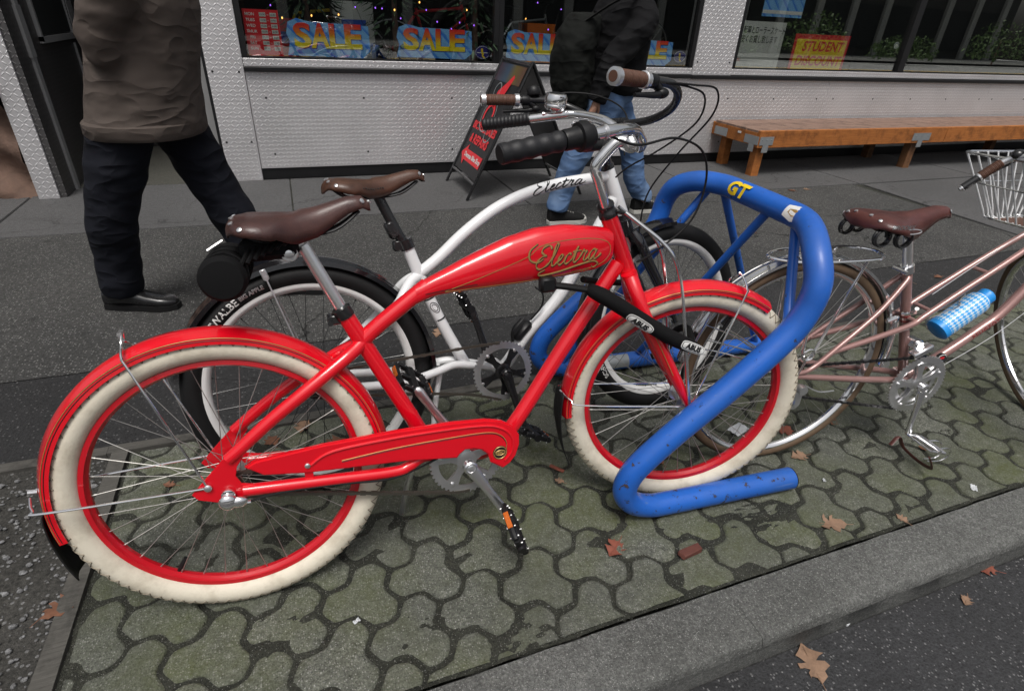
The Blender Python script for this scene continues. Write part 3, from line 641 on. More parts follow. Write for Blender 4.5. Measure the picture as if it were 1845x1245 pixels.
# rough brown boulder-like base of the neighbouring front
m = MB(); n = 40; vs = []; fs = []
rr = np.random.rand(n+1, n+1)
for i in range(n+1):
    for j in range(n+1):
        x = -6.2+2.465*i/n; z = 2.2*j/n-.02
        y = -.20-.10*math.sin(x*7+math.sin(z*5)*1.4)*math.cos(z*6+x*2)-.05*math.sin(z*17+x*11)-.03*rr[i, j]
        vs.append((x, y, z))
for i in range(n):
    for j in range(n): a = i*(n+1)+j; fs.append((a, a+n+1, a+n+2, a+1))
m.add(vs, fs); nb = m.build('neighbouring_front', 'brown_bark', None, True, 80); tag(nb, 'rough brown rock-like facing left of the diamond plate jamb', 'wall')
m = MB(); m.box((-5.0, .35, 4.0), (2.55, .6, 8.0)); m.build('wall', 'opposite_wall', nb, False)
# ---------------------------------------------------------------- signs in the windows
def flat(name, poly, y, mat, parent=None, th=.003):
    m = MB(); m.prism(poly, y, y+th); return m.build(name, mat, parent, False)
def at(x, y, z): return Matrix.Translation((x, y, z))
# gradient lettering material: red at the top, yellow at the foot (printed ink)
t = NT('sale_letters'); s = t.n('ShaderNodeSeparateXYZ'); t.l(t.coord('Object'), s.inputs[0])
t.set(base=t.ramp(t.math('MULTIPLY_ADD', s.outputs[2], 5.6, .5), [(.06, (.95, .80, .02)), (.38, (.95, .66, .02)), (.60, (.90, .22, .02)), (.88, (.85, .04, .03))]), rough=.45)
t = NT('sale_backing'); co = t.coord(); s = t.n('ShaderNodeSeparateXYZ'); t.l(co, s.inputs[0])
dg_ = t.math('ADD', t.math('MULTIPLY', s.outputs[0], 9.), t.math('MULTIPLY', s.outputs[2], 9.))
nz = t.noise(co, 7, 2); t.set(base=t.mix(t.ramp(t.math('ADD', t.math('FRACT', dg_), t.math('MULTIPLY', nz, .5)), [(.4, 0), (.6, 1)]), (.05, .24, .80), (.22, .50, .90)), rough=.42)
YP = .046
def sale(x0, x1, z0, z1, lab):
    W, H = x1-x0, z1-z0; cx, cz = (x0+x1)/2, (z0+z1)/2
    poly = [(-.5, -.46), (.40, -.5), (.5, -.30), (.49, .36), (.2, .40), (-.2, .42), (-.36, .5), (-.46, .40), (-.49, .12), (-.46, -.1)]
    o = empty('sale_poster', at(cx, YP, cz)); tag(o, lab, 'poster', 'sale posters in the shop windows')
    m = MB(); m.prism([(a*W, b*H) for a, b in poly], .004, .007); m.build('backing', 'sale_backing', o, False)
    xo = -.385*W
    for ch, ww in zip('SALE', (.155, .17, .145, .16)):
        k = MB(); text_into(k, ch, (0, 0, 0), (1, 0, 0), (0, 0, 1), 1., offset=.035)
        a = np.array(k.v); mn, mxx = a.min(0), a.max(0); sc = np.array([ww*W*1.32/(mxx[0]-mn[0]), 1, H*.66/(mxx[2]-mn[2])])
        b = (a-(mn+mxx)/2)*sc
        sh = MB(); sh.f = list(k.f); sh.m = list(k.m); sh.v = [(q[0]+.009*W, .0028, q[2]-.022*H) for q in b]; s_ = sh.build('letter_shadow', 'blue_print', o, False); s_.location = (xo+ww*W*.5, 0, .07*H)
        k.v = [(q[0], .0012, q[2]) for q in b]; l = k.build('letter', 'sale_letters', o, False); l.location = (xo+ww*W*.5, 0, .07*H); xo += ww*W*1.28
    return o
sale(-1.945, -1.322, .905, 1.165, 'blue sale poster beside the red opening hours sign')
sale(-1.115, -.478, .915, 1.158, 'blue sale poster right of centre in the leftmost window')
sale(-.185, .42, .912, 1.155, 'blue sale poster behind the sandwich board, partly hidden by the pedestrian in black')
sale(.90, 1.512, .905, 1.135, 'blue sale poster at the right end of the second window')
# opening hours
oh = empty('opening_hours_sign', at(-2.10, YP, 1.06)); tag(oh, 'red opening hours sign with white time boxes in the window corner', 'sign')
m = MB(); m.box((0, .005, .0), (.245, .003, .30)); m.build('board', 'red_print', oh, False)
for i, dname in enumerate(('MON', 'TUES', 'WED', 'THUR', 'FRI', 'SAT', 'SUN')):
    z = .118-i*.037; text_obj('lettering', dname, at(-.075, .0025, z), 'white_print', oh, .027, offset=.0006)
    for bx, tx in ((.012, ('10:00', '10:00', '10:00', '10:00', '10:00', '10:00', '11:00')[i]), (.085, ('6:00', '6:00', '6:00', '6:00', '6:00', '5:30', '5:00')[i])):
        m = MB(); m.box((bx, .0028, z), (.044, .001, .026)); m.build('time_box', 'paper_white', oh, False); text_obj('lettering', tx, at(bx, .0018, z), 'black_print', oh, .018)
    text_obj('lettering', 'to', at(.049, .0025, z), 'white_print', oh, .016)
m = MB(); m.box((-.0, .005, -.163), (.085, .003, .018)); m.build('tab', 'paper_white', oh, False)
# oval stickers
def oval(x, z, lab):
    o = empty('oval_sticker', at(x, YP, z)); tag(o, lab, 'sticker', 'oval stickers on the glass')
    k = 28; m = MB(); m.prism([(.068*math.cos(2*PI*i/k), .052*math.sin(2*PI*i/k)) for i in range(k)], .004, .006); m.build('backing', 'navy_print', o, False)
    m = MB(); m.tube([(.062*math.cos(2*PI*i/k), .003, .046*math.sin(2*PI*i/k)) for i in range(k)], .0015, 5, closed=True); m.build('border', 'white_print', o)
    m = MB(); m.ribbon([(q[0], .003, q[1]) for q in cr([(-.006, .03), (-.004, .0), (.006, -.012), (-.002, -.022), (.012, -.036), (.022, -.04)], 4)], [.016, .02, .008, .012, .006]); m.build('emblem', 'yellow_print', o, False)
    m = MB(); m.ribbon([(-.05, .003, -.002), (.05, .003, -.002)], .005); m.build('lettering', 'white_print', o, False)
oval(-.385, .972, 'navy oval sticker beside the second sale poster from the left'); oval(1.605, .985, 'navy oval sticker at the right end of the second window')
# student discount
sd = empty('student_discount_sign', at(3.34, YP, 1.052)); tag(sd, 'yellow STUDENT DISCOUNT sign with red border', 'sign')
m = MB(); m.box((0, .006, 0), (.75, .003, .35)); m.build('border', 'red_print', sd, False)
m = MB(); m.box((0, .0035, -.008), (.68, .002, .275)); m.build('board', 'yellow_print', sd, False)
text_obj('lettering', 'STUDENT', at(.02, .0015, .062), 'red_print', sd, .125, offset=.004, shear=.2, sx=1.0); text_obj('lettering', 'DISCOUNT', at(.0, .0015, -.072), 'red_print', sd, .125, offset=.004, shear=.2, sx=.98)
# handwritten sign
hs = empty('handwritten_sign', at(2.53, YP, 1.10)); tag(hs, 'white handwritten Japanese sign with pencil drawings beside the pillar', 'sign')
m = MB(); m.box((0, .005, 0), (.56, .003, .43)); m.build('board', 'paper_white', hs, False)
text_obj('lettering', '自転車とローラースケート', at(-.0, .0025, .135), 'black_print', hs, .058, sx=.82, sy=1.25, offset=.0007)
text_obj('lettering', '安くお貸し致します', at(-.02, .0025, .055), 'black_print', hs, .062, sx=.82, sy=1.2, offset=.0007)
m = MB()
for st in ([(-.2, -.01), (-.2, -.13), (-.12, -.13), (-.12, -.01)], [(-.22, -.06), (-.1, -.06)], [(-.16, 0), (-.16, -.13)], [(.17, .0), (.22, -.02), (.23, -.18), (.15, -.19), (.15, -.02), (.17, 0)], [(.16, -.08), (.22, -.08)], [(.07, -.03), (.11, -.01), (.13, -.09), (.07, -.1), (.07, -.03)],
           [(-.2, -.15), (-.15, -.14), (-.16, -.165), (-.15, -.185), (-.2, -.19)], [(-.12, -.15), (-.08, -.15), (-.08, -.19), (-.12, -.19), (-.12, -.15)], [(-.04, -.17), (.0, -.165), (.06, -.175)]): m.tube([(a, .0025, b) for a, b in st], .0022, 5)
m.build('drawing', 'steel_grey', hs)
text_obj('lettering', 'TEL', at(-.235, .0025, -.125), 'red_print', hs, .04)
st = empty('round_sticker', at(4.42, YP, 1.16)); tag(st, 'small round white sticker on the mullion glass', 'sticker')
m = MB(); m.prism([(.038*math.cos(2*PI*i/20), .034*math.sin(2*PI*i/20)) for i in range(20)], .002, .004); m.build('backing', 'paper_white', st, False)
m = MB(); m.tube([(.027*math.cos(2*PI*i/20), .0012, .024*math.sin(2*PI*i/20)) for i in range(20)], .002, 5, closed=True); m.build('print', 'navy_print', st)
bp = empty('blue_poster', at(2.72, YP, 1.47)); tag(bp, 'blue poster at the top of the third window', 'poster')
m = MB(); m.box((0, .005, 0), (.50, .003, .22)); m.build('backing', 'sale_backing', bp, False); m = MB(); m.box((0, .003, -.07), (.50, .001, .03)); m.build('band', 'white_print', bp, False)
# ---------------------------------------------------------------- things inside: tree, lights, shelf goods, bicycles
def tree_in(x, y, h, lab):
    o = empty('christmas_tree', at(x, y, .80)); tag(o, lab, 'tree')
    m = MB(); m.tube([(0, 0, 0), (0, 0, h)], [.03, .008], 8); m.build('trunk', 'brown_bark', o)
    m = MB()
    for k in range(520):
        t = random.random()**.8; rr = (1-t)*.38+.02; a = random.random()*2*PI; q = rr*random.uniform(.35, 1.05); c = np.array([q*math.cos(a), q*math.sin(a), .12+t*(h-.15)])
        d = np.array([math.cos(a), math.sin(a), -.35+random.uniform(-.3, .3)])*random.uniform(.05, .10); w = np.array([-math.sin(a), math.cos(a), random.uniform(-.6, .6)])*.014
        m.add([c-w, c+d, c+w, c-d*.2+np.array([0, 0, .012])], [(0, 1, 2), (0, 2, 3)])
    m.build('crown', 'tree_green', o, False)
tree_in(-1.05, 0.42, 1.3, 'dark Christmas tree behind the second sale poster'); tree_in(-.36, .36, 1.1, 'dark Christmas tree behind the mullion'); tree_in(-1.75, .55, 1.15, 'dark Christmas tree behind the first sale poster')
def lights(x0, x1, z0, n, lab):
    o = empty('fairy_lights', at(0, .14, 0)); tag(o, lab, 'lights', 'fairy lights in the windows'); pts = []
    for i in range(n): pts.append((x0+(x1-x0)*(i+.5)/n, random.uniform(0, .22), z0+.07*math.sin(i*1.9)+random.uniform(-.03, .16)))
    m = MB(); m.tube(cr(pts, 3), .0018, 4); m.build('cable', 'black_plastic', o)
    for i, p in enumerate(pts):
        b = MB(); b.sphere((0, 0, 0), .0042 if i % 3 else .0052, 8, 6, (1, 1, 1.5)); q = b.build('bulb', 'warm_light' if i % 3 == 0 else 'purple_light', o); q.location = (p[0], p[1], p[2]-.012)
lights(-2.2, -.34, 1.19, 26, 'string of purple and amber fairy lights in the leftmost window'); lights(-.2, .75, 1.18, 11, 'string of purple and amber fairy lights in the second window')
def shopbike(x, y, z, sc, mat, lab, rz=0.):
    M4 = Matrix.Translation((x, y, z)) @ Matrix.Rotation(rz, 4, 'Z') @ Matrix.Diagonal((sc, sc, sc, 1))
    o = empty('display_bicycle', M4); tag(o, lab, 'bicycle', 'bicycles on display inside')
    m = MB()
    for a, b in (((.0, .33), (.42, .30)), ((.42, .30), (.30, .78)), ((.0, .33), (.31, .74)), ((.31, .74), (.86, .80)), ((.42, .30), (.88, .70)), ((.84, .86), (.90, .66)), ((.90, .66), (1.02, .33))): m.tube([(a[0], 0, a[1]), (b[0], 0, b[1])], .017, 8)
    m.build('frame', mat, o)
    for cx in (0, 1.02):
        w = empty('wheel', Matrix.Translation((cx, 0, .33)), o)
        t_ = MB(); t_.arc((0, 0), [(.335+.014*math.cos(q), .014*math.sin(q)) for q in np.linspace(0, 2*PI, 8, endpoint=False)], 0, 2*PI, 40, full=True); t_.build('tyre', 'black_rubber', w)
        t_ = MB(); t_.arc((0, 0), [(.31, -.01), (.323, -.01), (.323, .01), (.31, .01)], 0, 2*PI, 40, full=True); t_.build('rim', 'alloy', w)
        for k in range(14):
            a = k*2*PI/14; t_ = MB() if k == 0 else t_
            if k == 0: t_.tube([(.02, 0, 0), (.31, 0, 0)], .0012, 4); sm = t_.mesh('spoke', 'spoke_steel')
            s_ = link(bpy.data.objects.new('spoke', sm), w); s_.rotation_euler = (0, a, 0)
    m = MB(); m.tube([(.30, 0, .78), (.28, 0, .90)], .013, 8); m.box((.28, 0, .92), (.24, .12, .04), bev=.015); m.build('saddle', 'black_plastic', o)
    m = MB(); m.tube([(.84, 0, .86), (.86, 0, .98)], .013, 8); m.tube([(.76, -.28, 1.0), (.87, -.1, .98), (.87, .1, .98), (.76, .28, 1.0)], .012, 8); m.build('handlebar', 'black_metal', o)
shopbike(.85, .62, .80, .72, 'white_paint', 'white display bicycle inside the second window'); shopbike(-2.05, 1.1, .60, .8, 'yellow_print', 'yellow display bicycle at the back of the leftmost window', .15); shopbike(-.9, 1.5, .62, .85, 'red_print', 'red display bicycle deep inside the leftmost window', -.1); shopbike(.1, 1.3, .6, .8, 'steel_grey', 'grey display bicycle deep inside the second window', .2)
for i, (x, y, w_, h_, mt, lab) in enumerate([(-1.35, .9, .35, .5, 'paper_white', 'pale carton on the leftmost window shelf'), (-2.0, .8, .3, .35, 'red_print', 'red carton on the leftmost window shelf'), (.45, .9, .3, .4, 'orange_reflector', 'orange carton on the second window shelf')]):
    m = MB(); m.box((x, y, .80+h_/2), (w_, .25, h_), bev=.004); m.box((x, y-.126, .80+h_*.6), (w_*.6, .002, h_*.25), m=1); tag(m.build('carton', [mt, 'blue_print'], None, False), lab, 'carton')
# ---------------------------------------------------------------- across the street (seen mirrored in the glass)
ob = empty('opposite_building', at(6, -28, -.1)); tag(ob, 'dark office block across the street mirrored in the glass', 'building')
m = MB(); m.box((0, -3, 2.5), (90, 6, 5)); m.build('wall', 'opposite_wall', ob, False)
for i in range(-7, 15):
    m = MB(); m.box((i*3.0, .02, 1.9), (2.1, .12, 2.6)); w = m.build('window', 'opposite_glass', ob, False)
    m = MB(); m.box((i*3.0+1.5, .06, 2.3), (.5, .3, 4.6)); m.build('column', 'opposite_pale', ob, False)
sheet('opposite_pavement', -60, 60, -27.9, -21.5, .02, 'kerb_concrete')
for i, y in enumerate((-15.4, -15.75)):
    sheet('road_line', -60, 60, y-.09, y+.09, -.092, 'yellow_road_paint')
random.seed(31)
for i, (x, y, rx, h) in enumerate([(19.0, -20.6, 2.0, 1.6), (24.5, -20.8, 2.2, 2.3), (31.0, -20.5, 2.6, 1.4), (13, -20.9, 1.6, 1.5), (39, -20.7, 2.8, 2.4)]):
    o = empty('street_shrub', at(x, y, .02)); tag(o, ['low shrub left of centre in the window reflection', 'bushy shrub in the window reflection', 'wide shrub right of centre in the window reflection', 'small shrub at the left of the window reflection', 'large shrub at the far right of the window reflection'][i], 'shrub', 'shrubs across the street')
    m = MB()
    for k in range(900):
        a = random.random()*2*PI; q = random.random()**.5; c = np.array([rx*q*math.cos(a), .6*q*math.sin(a), h*(.15+.85*random.random()*(1-.5*q*q))]); d = np.random.randn(3)*.07; e = np.random.randn(3)*.05
        m.add([c, c+d, c+d+e, c+e], [(0, 1, 2, 3)])
    m.build('crown', 'leaf_green', o, False)
    m = MB(); m.tube([(0, 0, 0), (.05, 0, h*.6)], [.05, .02], 6); m.build('trunk', 'brown_bark', o)
random.seed(11)
# ================================================================ street furniture
# blue bike rack: one bent pipe with two feet, and thin braces
RK = frame(.369, 1.162, .31, 0.); rack = empty('bicycle_rack', RK); tag(rack, 'bent blue steel pipe bicycle rack holding the red front wheel', 'bike rack')
half = [(.545, .036, 0), (.40, .036, 0), (.25, .036, 0), (.12, .036, 0), (.055, .040, 0), (-.005, .066, 0), (-.036, .110, 0), (-.034, .160, 0), (-.004, .212, 0), (.08, .300, 0), (.22, .430, 0), (.345, .562, 0), (.384, .636, 0), (.396, .706, -.006), (.406, .762, -.045), (.440, .796, -.115), (.480, .803, -.20), (.488, .803, -.30)]
FW2 = -.754
path = half+[(u+(.45 if (i < 3) else 0)*(1 if i == 0 else .6 if i == 1 else .3), v, FW2-w) for i, (u, v, w) in reversed(list(enumerate(half)))]
m = MB(); m.tube(cr(PL(*path), 5), .0335, 28); m.build('pipe', 'rack_blue', rack)
m = MB(); m.lathe([(.0335, 0), (.0335, .003)], P(.5452, .036, 0), (1, 0, 0), 24); m.build('end_cap', 'black_plastic', rack)
for a, b in (((.489, .785, -.63), (.06, .06, FW2)), ((.489, .785, -.34), (.40, .06, FW2)), ((.489, .78, -.56), (.97, .06, FW2+.01)), ((.485, .78, -.22), (.36, .585, -.02))):
    m = MB(); m.tube([P(*a), P(*b)], .0135, 12); m.build('brace', 'rack_blue', rack)
# stickers wrapped on the pipe, turned to the street side
def wrap(mb, pts, o, ax, nrm, r):
    """pts (s along pipe, t round pipe in metres)"""
    o, ax, nrm = map(lambda q: np.array(q, float), (o, ax, nrm)); nrm = nrm-ax*(nrm@ax); nrm /= np.linalg.norm(nrm); tg = np.cross(ax, nrm)
    return [o+ax*s_+r*(math.cos(t_/r)*nrm+math.sin(t_/r)*tg) for s_, t_ in pts]
cl = RK.inverted() @ camo.matrix_world.translation
def pipe_decal(name, body, w0, size, mat, rr=.0372):
    o = np.array(P(.487, .803, w0)); ax = np.array([0, -1., 0]); nr = np.array(cl)-o
    me = text_mesh(body, size, offset=.003, shear=.2); k = MB(); pts = [(v.co.x, -v.co.y) for v in me.vertices]
    k.add(wrap(k, pts, o, ax, nr, rr), [tuple(p.vertices) for p in me.polygons]); k.build(name, mat, rack)
pipe_decal('lettering', 'GT', -.46, .062, 'yellow_print')
o = np.array(P(.478, .801, -.205)); ax = np.array([0, -1., 0]); nr = np.array(cl)-o+np.array([0, 0, .4]); k = MB()
g = [[(-.034+.068*i/6, (-.026+.052*j/5)*(1-.35*abs(-1+2*i/6))) for j in range(6)] for i in range(7)]
k.add(wrap(k, [q for r_ in g for q in r_], o, ax, nr, .0348), [(i*6+j, (i+1)*6+j, (i+1)*6+j+1, i*6+j+1) for i in range(6) for j in range(5)]); k.build('sticker', 'white_print', rack)
k = MB(); g = [(-.02, .004), (.0, .012), (.02, .006), (.022, -.004), (.0, -.010), (-.018, -.006)]; k.add(wrap(k, g, o, ax, nr, .0352), [tuple(range(6))]); k.build('emblem', 'gold_line', rack)
k = MB(); oo = np.array(P(.30, .036, FW2)); g = [[(-.05+.1*i/4, -.03+.06*j/4) for j in range(5)] for i in range(5)]
k.add(wrap(k, [q for r_ in g for q in r_], oo, np.array([1., 0, 0]), np.array(cl)-oo, .0358), [(i*5+j, (i+1)*5+j, (i+1)*5+j+1, i*5+j+1) for i in range(4) for j in range(4)]); k.build('sticker', 'galvanised', rack)
# wooden bench
bench = empty('bench', Matrix.Translation((2.12, -.70, 0)) @ Matrix.Rotation(.0, 4, 'Z')); tag(bench, 'long orange-brown timber bench with grey metal brackets against the shop front', 'bench')
BL = 6.2
for i in range(4):
    for a, b in ((0, 2.55), (2.556, BL)):
        m = MB(); y0 = .045+i*.155; m.box(((a+b)/2, y0+.075, .425-.019), (b-a-.004, .149, .038), bev=.004); m.build('seat_board', 'bench_top', bench, False)
m = MB(); m.box((2.55/2, .02, .348), (2.548, .04, .155), bev=.004); m.build('front_beam', 'bench_wood', bench, False)
m = MB(); m.box(((2.556+BL)/2, .02, .348), (BL-2.556, .04, .155), bev=.004); m.build('front_beam', 'bench_wood', bench, False)
m = MB(); m.box((.02, .37, .345), (.04, .655, .12), bev=.004); m.build('end_beam', 'bench_wood', bench, False)
for x in (.06, 2.15, 4.3):
    for y in (.085, .60):
        lean = .05 if y > .3 else 0
        m = MB(); m.box((x+.03+lean, y, .17), (.088, .088, .365), bev=.005); m.build('leg', 'bench_wood' if x < 1 else 'bench_leg', bench, False)
    m = MB(); m.box((x+.03, -.003, .335), (.26 if x > 1 else .16, .005, .075)); m.box((x+.03, -.003, .27), (.07, .0049, .08))
    if x < 1: m.box((-.003, .10, .335), (.005, .19, .075)); m.box((-.003, .55, .335), (.005, .19, .075)); m.box((-.003, .085, .27), (.0049, .07, .08))
    for dx in (-.09, 0, .09): m.sphere((x+.03+dx*(1 if x > 1 else .6), -.006, .345), .006, 6, 4)
    m.build('bracket', 'galvanised', bench, False)
m = MB(); m.box((-.004, .28, .372), (.004, .045, .018)); m.build('tag', 'white_print', bench, False)
# sandwich board
sbd = empty('sandwich_board', Matrix.Translation((-.315, -.92, 0))); tag(sbd, 'black sandwich board with red arrow and bicycle sales lettering', 'sign board')
WB_, AZ, SPN = .62, .97, .49
def leaf_pt(s_, y, side, off=0.):   # s 0 at apex .. 1 at foot
    return np.array([side*SPN*s_, y, AZ*(1-s_)])+off*np.array([side*AZ, 0, SPN])/math.hypot(AZ, SPN)
for side in (-1, 1):
    m = MB(); a = [leaf_pt(.03, .02, side), leaf_pt(.86, .02, side), leaf_pt(.86, WB_-.02, side), leaf_pt(.03, WB_-.02, side)]; b = [q-np.array([side*AZ, 0, SPN])*.008 for q in a]
    m.add(a+b, [(0, 1, 2, 3), (7, 6, 5, 4), (0, 4, 5, 1), (1, 5, 6, 2), (2, 6, 7, 3), (3, 7, 4, 0)]); m.build('panel', 'black_plastic', sbd, False)
    m = MB()
    for y in (.0, WB_): m.tube([leaf_pt(0, y, side), leaf_pt(1, y, side)], .012, 8)
    for s_ in (.02, .88): m.tube([leaf_pt(s_, 0, side), leaf_pt(s_, WB_, side)], .011, 8)
    m.build('frame', 'black_metal', sbd)
# face printed towards the left; x_text runs from the far edge to the near edge
def bd(s_, y): return leaf_pt(s_, y, -1, .004)
ex = np.array([0, -1., 0]); ey = leaf_pt(0, 0, -1)-leaf_pt(1, 0, -1); ey /= np.linalg.norm(ey)
def bprint(name, mat, fn, off=.004):
    k = MB(); fn(k); k.build(name, mat, sbd, False)
bprint('lettering', 'red_print', lambda k: text_into(k, 'BICYCLE SALES', bd(.52, WB_/2), ex, ey, .082, offset=.004))
bprint('lettering', 'red_print', lambda k: text_into(k, '& REPAIRS', bd(.615, WB_/2), ex, ey, .095, offset=.004))
c0 = leaf_pt(.74, WB_/2, -1, .0035)
def arrow(k):
    pts = [(.24, -.045), (-.15, -.045), (-.15, -.085), (-.26, .0), (-.15, .085), (-.15, .045), (.24, .045)]
    k.add([c0+ex*(-(-a))+ey*b for a, b in pts], [tuple(range(len(pts)))])
bprint('arrow', 'red_print', arrow)
bprint('lettering', 'white_print', lambda k: text_into(k, 'Denman Bike Shop', leaf_pt(.74, WB_/2, -1, .0055)+ex*.03, ex, ey, .052, offset=.0015))
def bottle_art(k):
    q = [(-.10, -.12), (-.02, -.16), (.08, -.02), (.13, .10), (.10, .12), (.02, .05), (-.08, -.02)]; c = leaf_pt(.22, WB_/2, -1, .004); k.add([c+ex*a+ey*b for a, b in q], [tuple(range(7))])
    k.ribbon([c+ex*(.09*math.cos(t_)-.05)+ey*(.09*math.sin(t_)-.22) for t_ in np.linspace(0, 2*PI, 24)], .03, np.cross(ex, ey))
bprint('picture', 'red_print', bottle_art)
def rings_art(k):
    for (a, b, r_) in ((-.05, -.22, .13), (-.10, -.02, .06), (.12, -.34, .07)):
        c = leaf_pt(.22, WB_/2, -1, .0045); k.ribbon([c+ex*(r_*math.cos(t_)+a)+ey*(r_*math.sin(t_)+b) for t_ in np.linspace(0, 2*PI, 28)], .010, np.cross(ex, ey))
bprint('picture', 'galvanised', rings_art)
def band_art(k):
    c = leaf_pt(.09, WB_/2, -1, .0038); k.add([c+ex*a+ey*b for a, b in ((-.28, -.09), (.27, -.09), (.27, .05), (-.28, .05))], [(0, 1, 2, 3)])
t = NT('rainbow_print'); s_ = t.n('ShaderNodeSeparateXYZ'); t.l(t.coord(), s_.inputs[0])
t.set(base=t.ramp(t.math('MULTIPLY_ADD', s_.outputs[1], 1.5, .05), [(.15, (.10, .05, .03)), (.4, (.12, .09, .02)), (.6, (.03, .06, .10)), (.9, (.04, .02, .03))]), rough=.4)
bprint('picture', 'rainbow_print', band_art)
# ---------------------------------------------------------------- fallen leaves and litter
def oak(name, x, y, z, size, rot, mat, lab, curl=.42, grp='fallen oak leaves'):
    half = [(0, -.5), (.03, -.34), (.14, -.30), (.20, -.36), (.19, -.24), (.08, -.16), (.22, -.10), (.36, -.14), (.30, -.02), (.12, .02), (.24, .12), (.36, .16), (.26, .22), (.10, .20), (.12, .34), (.07, .42), (0, .5)]
    out = half+[(-a*random.uniform(.8, 1.1), b+random.uniform(-.02, .02)) for a, b in reversed(half[1:-1])]
    bm = bmesh.new(); f = bm.faces.new([bm.verts.new((a*size, b*size, 0)) for a, b in out]); bmesh.ops.triangulate(bm, faces=[f]); bmesh.ops.subdivide_edges(bm, edges=bm.edges, cuts=1)
    ph = random.random()*6
    for v in bm.verts:
        a, b = v.co.x/size, v.co.y/size; v.co.z = size*(.02+curl*(a*a*1.6+.25*b*b)+.05*math.sin(7*a+ph)*math.cos(5*b+ph))
    r = bmesh.ops.extrude_face_region(bm, geom=bm.faces[:])
    for v in [q for q in r['geom'] if isinstance(q, bmesh.types.BMVert)]: v.co.z += .0007
    me = bpy.data.meshes.new(name); bm.to_mesh(me); bm.free(); me.materials.append(MATS[mat])
    o = link(bpy.data.objects.new(name, me)); o.location = (x, y, z+.001); o.rotation_euler = (random.uniform(-.1, .1), random.uniform(-.1, .1), rot); tag(o, lab, 'leaf', grp)
    st = MB(); st.tube([(0, .38*size, size*.05), (0, 0, size*.026), (0, -.48*size, size*.07), (.02*size, -.62*size, size*.04), (.05*size, -.74*size, .002)], .0009, 4); st.build('stem', mat, o); return o
for fx, fy, z, sz, rot, mt, lab in [
  (.309, 1.052, 0, .075, 2.2, 'leaf_rust', 'rust red oak leaf on pavers right of the red pedal'), (.958, 1.178, 0, .085, 1.1, 'leaf_tan', 'tan oak leaf near the kerb below the rack foot'),
  (.773, .818, -.1, .105, -.3, 'leaf_tan', 'large tan oak leaf on the road at the bottom edge'), (1.421, 1.130, -.1, .07, .8, 'leaf_rust', 'reddish leaf on the road against the kerb at the right'),
  (1.292, 1.019, -.1, .045, 2.0, 'leaf_tan', 'small tan leaf out on the road at the right'), (-1.023, .798, 0, .085, -.9, 'leaf_brown', 'brown oak leaf on the dirt at bottom left'),
  (.989, 1.474, 0, .07, 1.5, 'leaf_tan', 'tan oak leaf on the pavers just above the rack foot end'), (.985, 1.616, 0, .10, .4, 'leaf_rust', 'rust oak leaf behind the rim of the copper pink rear wheel'),
  (-.774, 1.417, 0, .07, .3, 'leaf_brown', 'brown leaf on pavers inside the white rear wheel'), (-.356, 1.436, 0, .05, 1.9, 'leaf_brown', 'brown leaf under the red chain guard'),
  (-.333, 2.201, 0, .075, 2.6, 'leaf_tan', 'tan oak leaf on the dark asphalt behind the white seat tube'), (1.20, 1.682, 0, .05, 2.2, 'leaf_brown', 'brown leaf below the copper pink chain'),
  (-.573, 1.419, 0, .09, -1.2, 'leaf_brown', 'large brown oak leaf seen through the red rear wheel'), (-.70, 1.50, 0, .08, 2.9, 'leaf_tan', 'tan oak leaf seen through the red rear spokes'),
  (.168, 1.30, 0, .035, .6, 'leaf_tan', 'tiny tan leaf beside the red pedal'), (1.187, 1.214, 0, .04, .2, 'leaf_tan', 'small tan leaf on the kerb edge at the right'),
  (-.99, 1.20, 0, .04, 1.2, 'leaf_brown', 'small brown leaf on pavers behind the red rear rim'), (.10, 2.10, 0, .06, .9, 'leaf_tan', 'tan leaf on dark asphalt inside the blue rack'),
  (2.30, 3.10, 0, .07, .4, 'leaf_tan', 'tan leaf on dark asphalt right of the copper pink seat tube'), (2.55, 3.20, 0, .06, 1.4, 'leaf_brown', 'brown leaf on dark asphalt near the right edge'),
  (1.95, 3.0, 0, .06, 2.4, 'leaf_rust', 'rusty leaf on dark asphalt behind the copper pink saddle post'), (.62, 1.62, 0, .055, 1.7, 'leaf_brown', 'brown leaf on pavers inside the red front wheel'),
  (.50, 1.42, 0, .05, .1, 'leaf_brown', 'brown leaf on pavers under the red front rim'), (1.65, 3.9, 0, .07, .5, 'leaf_rust', 'rusty leaf on the pavement between rack and copper pink saddle'),
  (2.45, 5.15, 0, .08, .2, 'leaf_brown', 'brown leaf on the slab in front of the bench leg'), (2.62, 5.22, 0, .07, 1.2, 'leaf_tan', 'tan leaf on the slab in front of the bench leg'), (1.46, 1.55, 0, .04, .5, 'leaf_brown', 'small brown leaf under the copper pink crank')]:
    q = S(fx, fy, z); oak('oak_leaf', q.x, q.y, z, sz, rot, mt, lab)
q = S(.513, 1.050); m = MB(); m.box((0, 0, .008), (.066, .026, .014), bev=.003)
m.v = [(a+random.uniform(-.003, .003), b+random.uniform(-.003, .003), c) for a, b, c in m.v]; o = m.build('wood_chip', 'wood_chip', None, False); o.location = (q.x, q.y, 0); o.rotation_euler = (0, 0, .12); tag(o, 'dark red-brown wood chip lying on the pavers near the kerb', 'wood chip')
q = S(.163, 1.354); m = MB(); m.box((0, 0, .003), (.05, .012, .005), bev=.001); o = m.build('wood_splinter', 'leaf_rust', None, False); o.location = (q.x, q.y, 0); o.rotation_euler = (0, 0, -.9); tag(o, 'orange splinter on the pavers below the front mudflap', 'splinter')
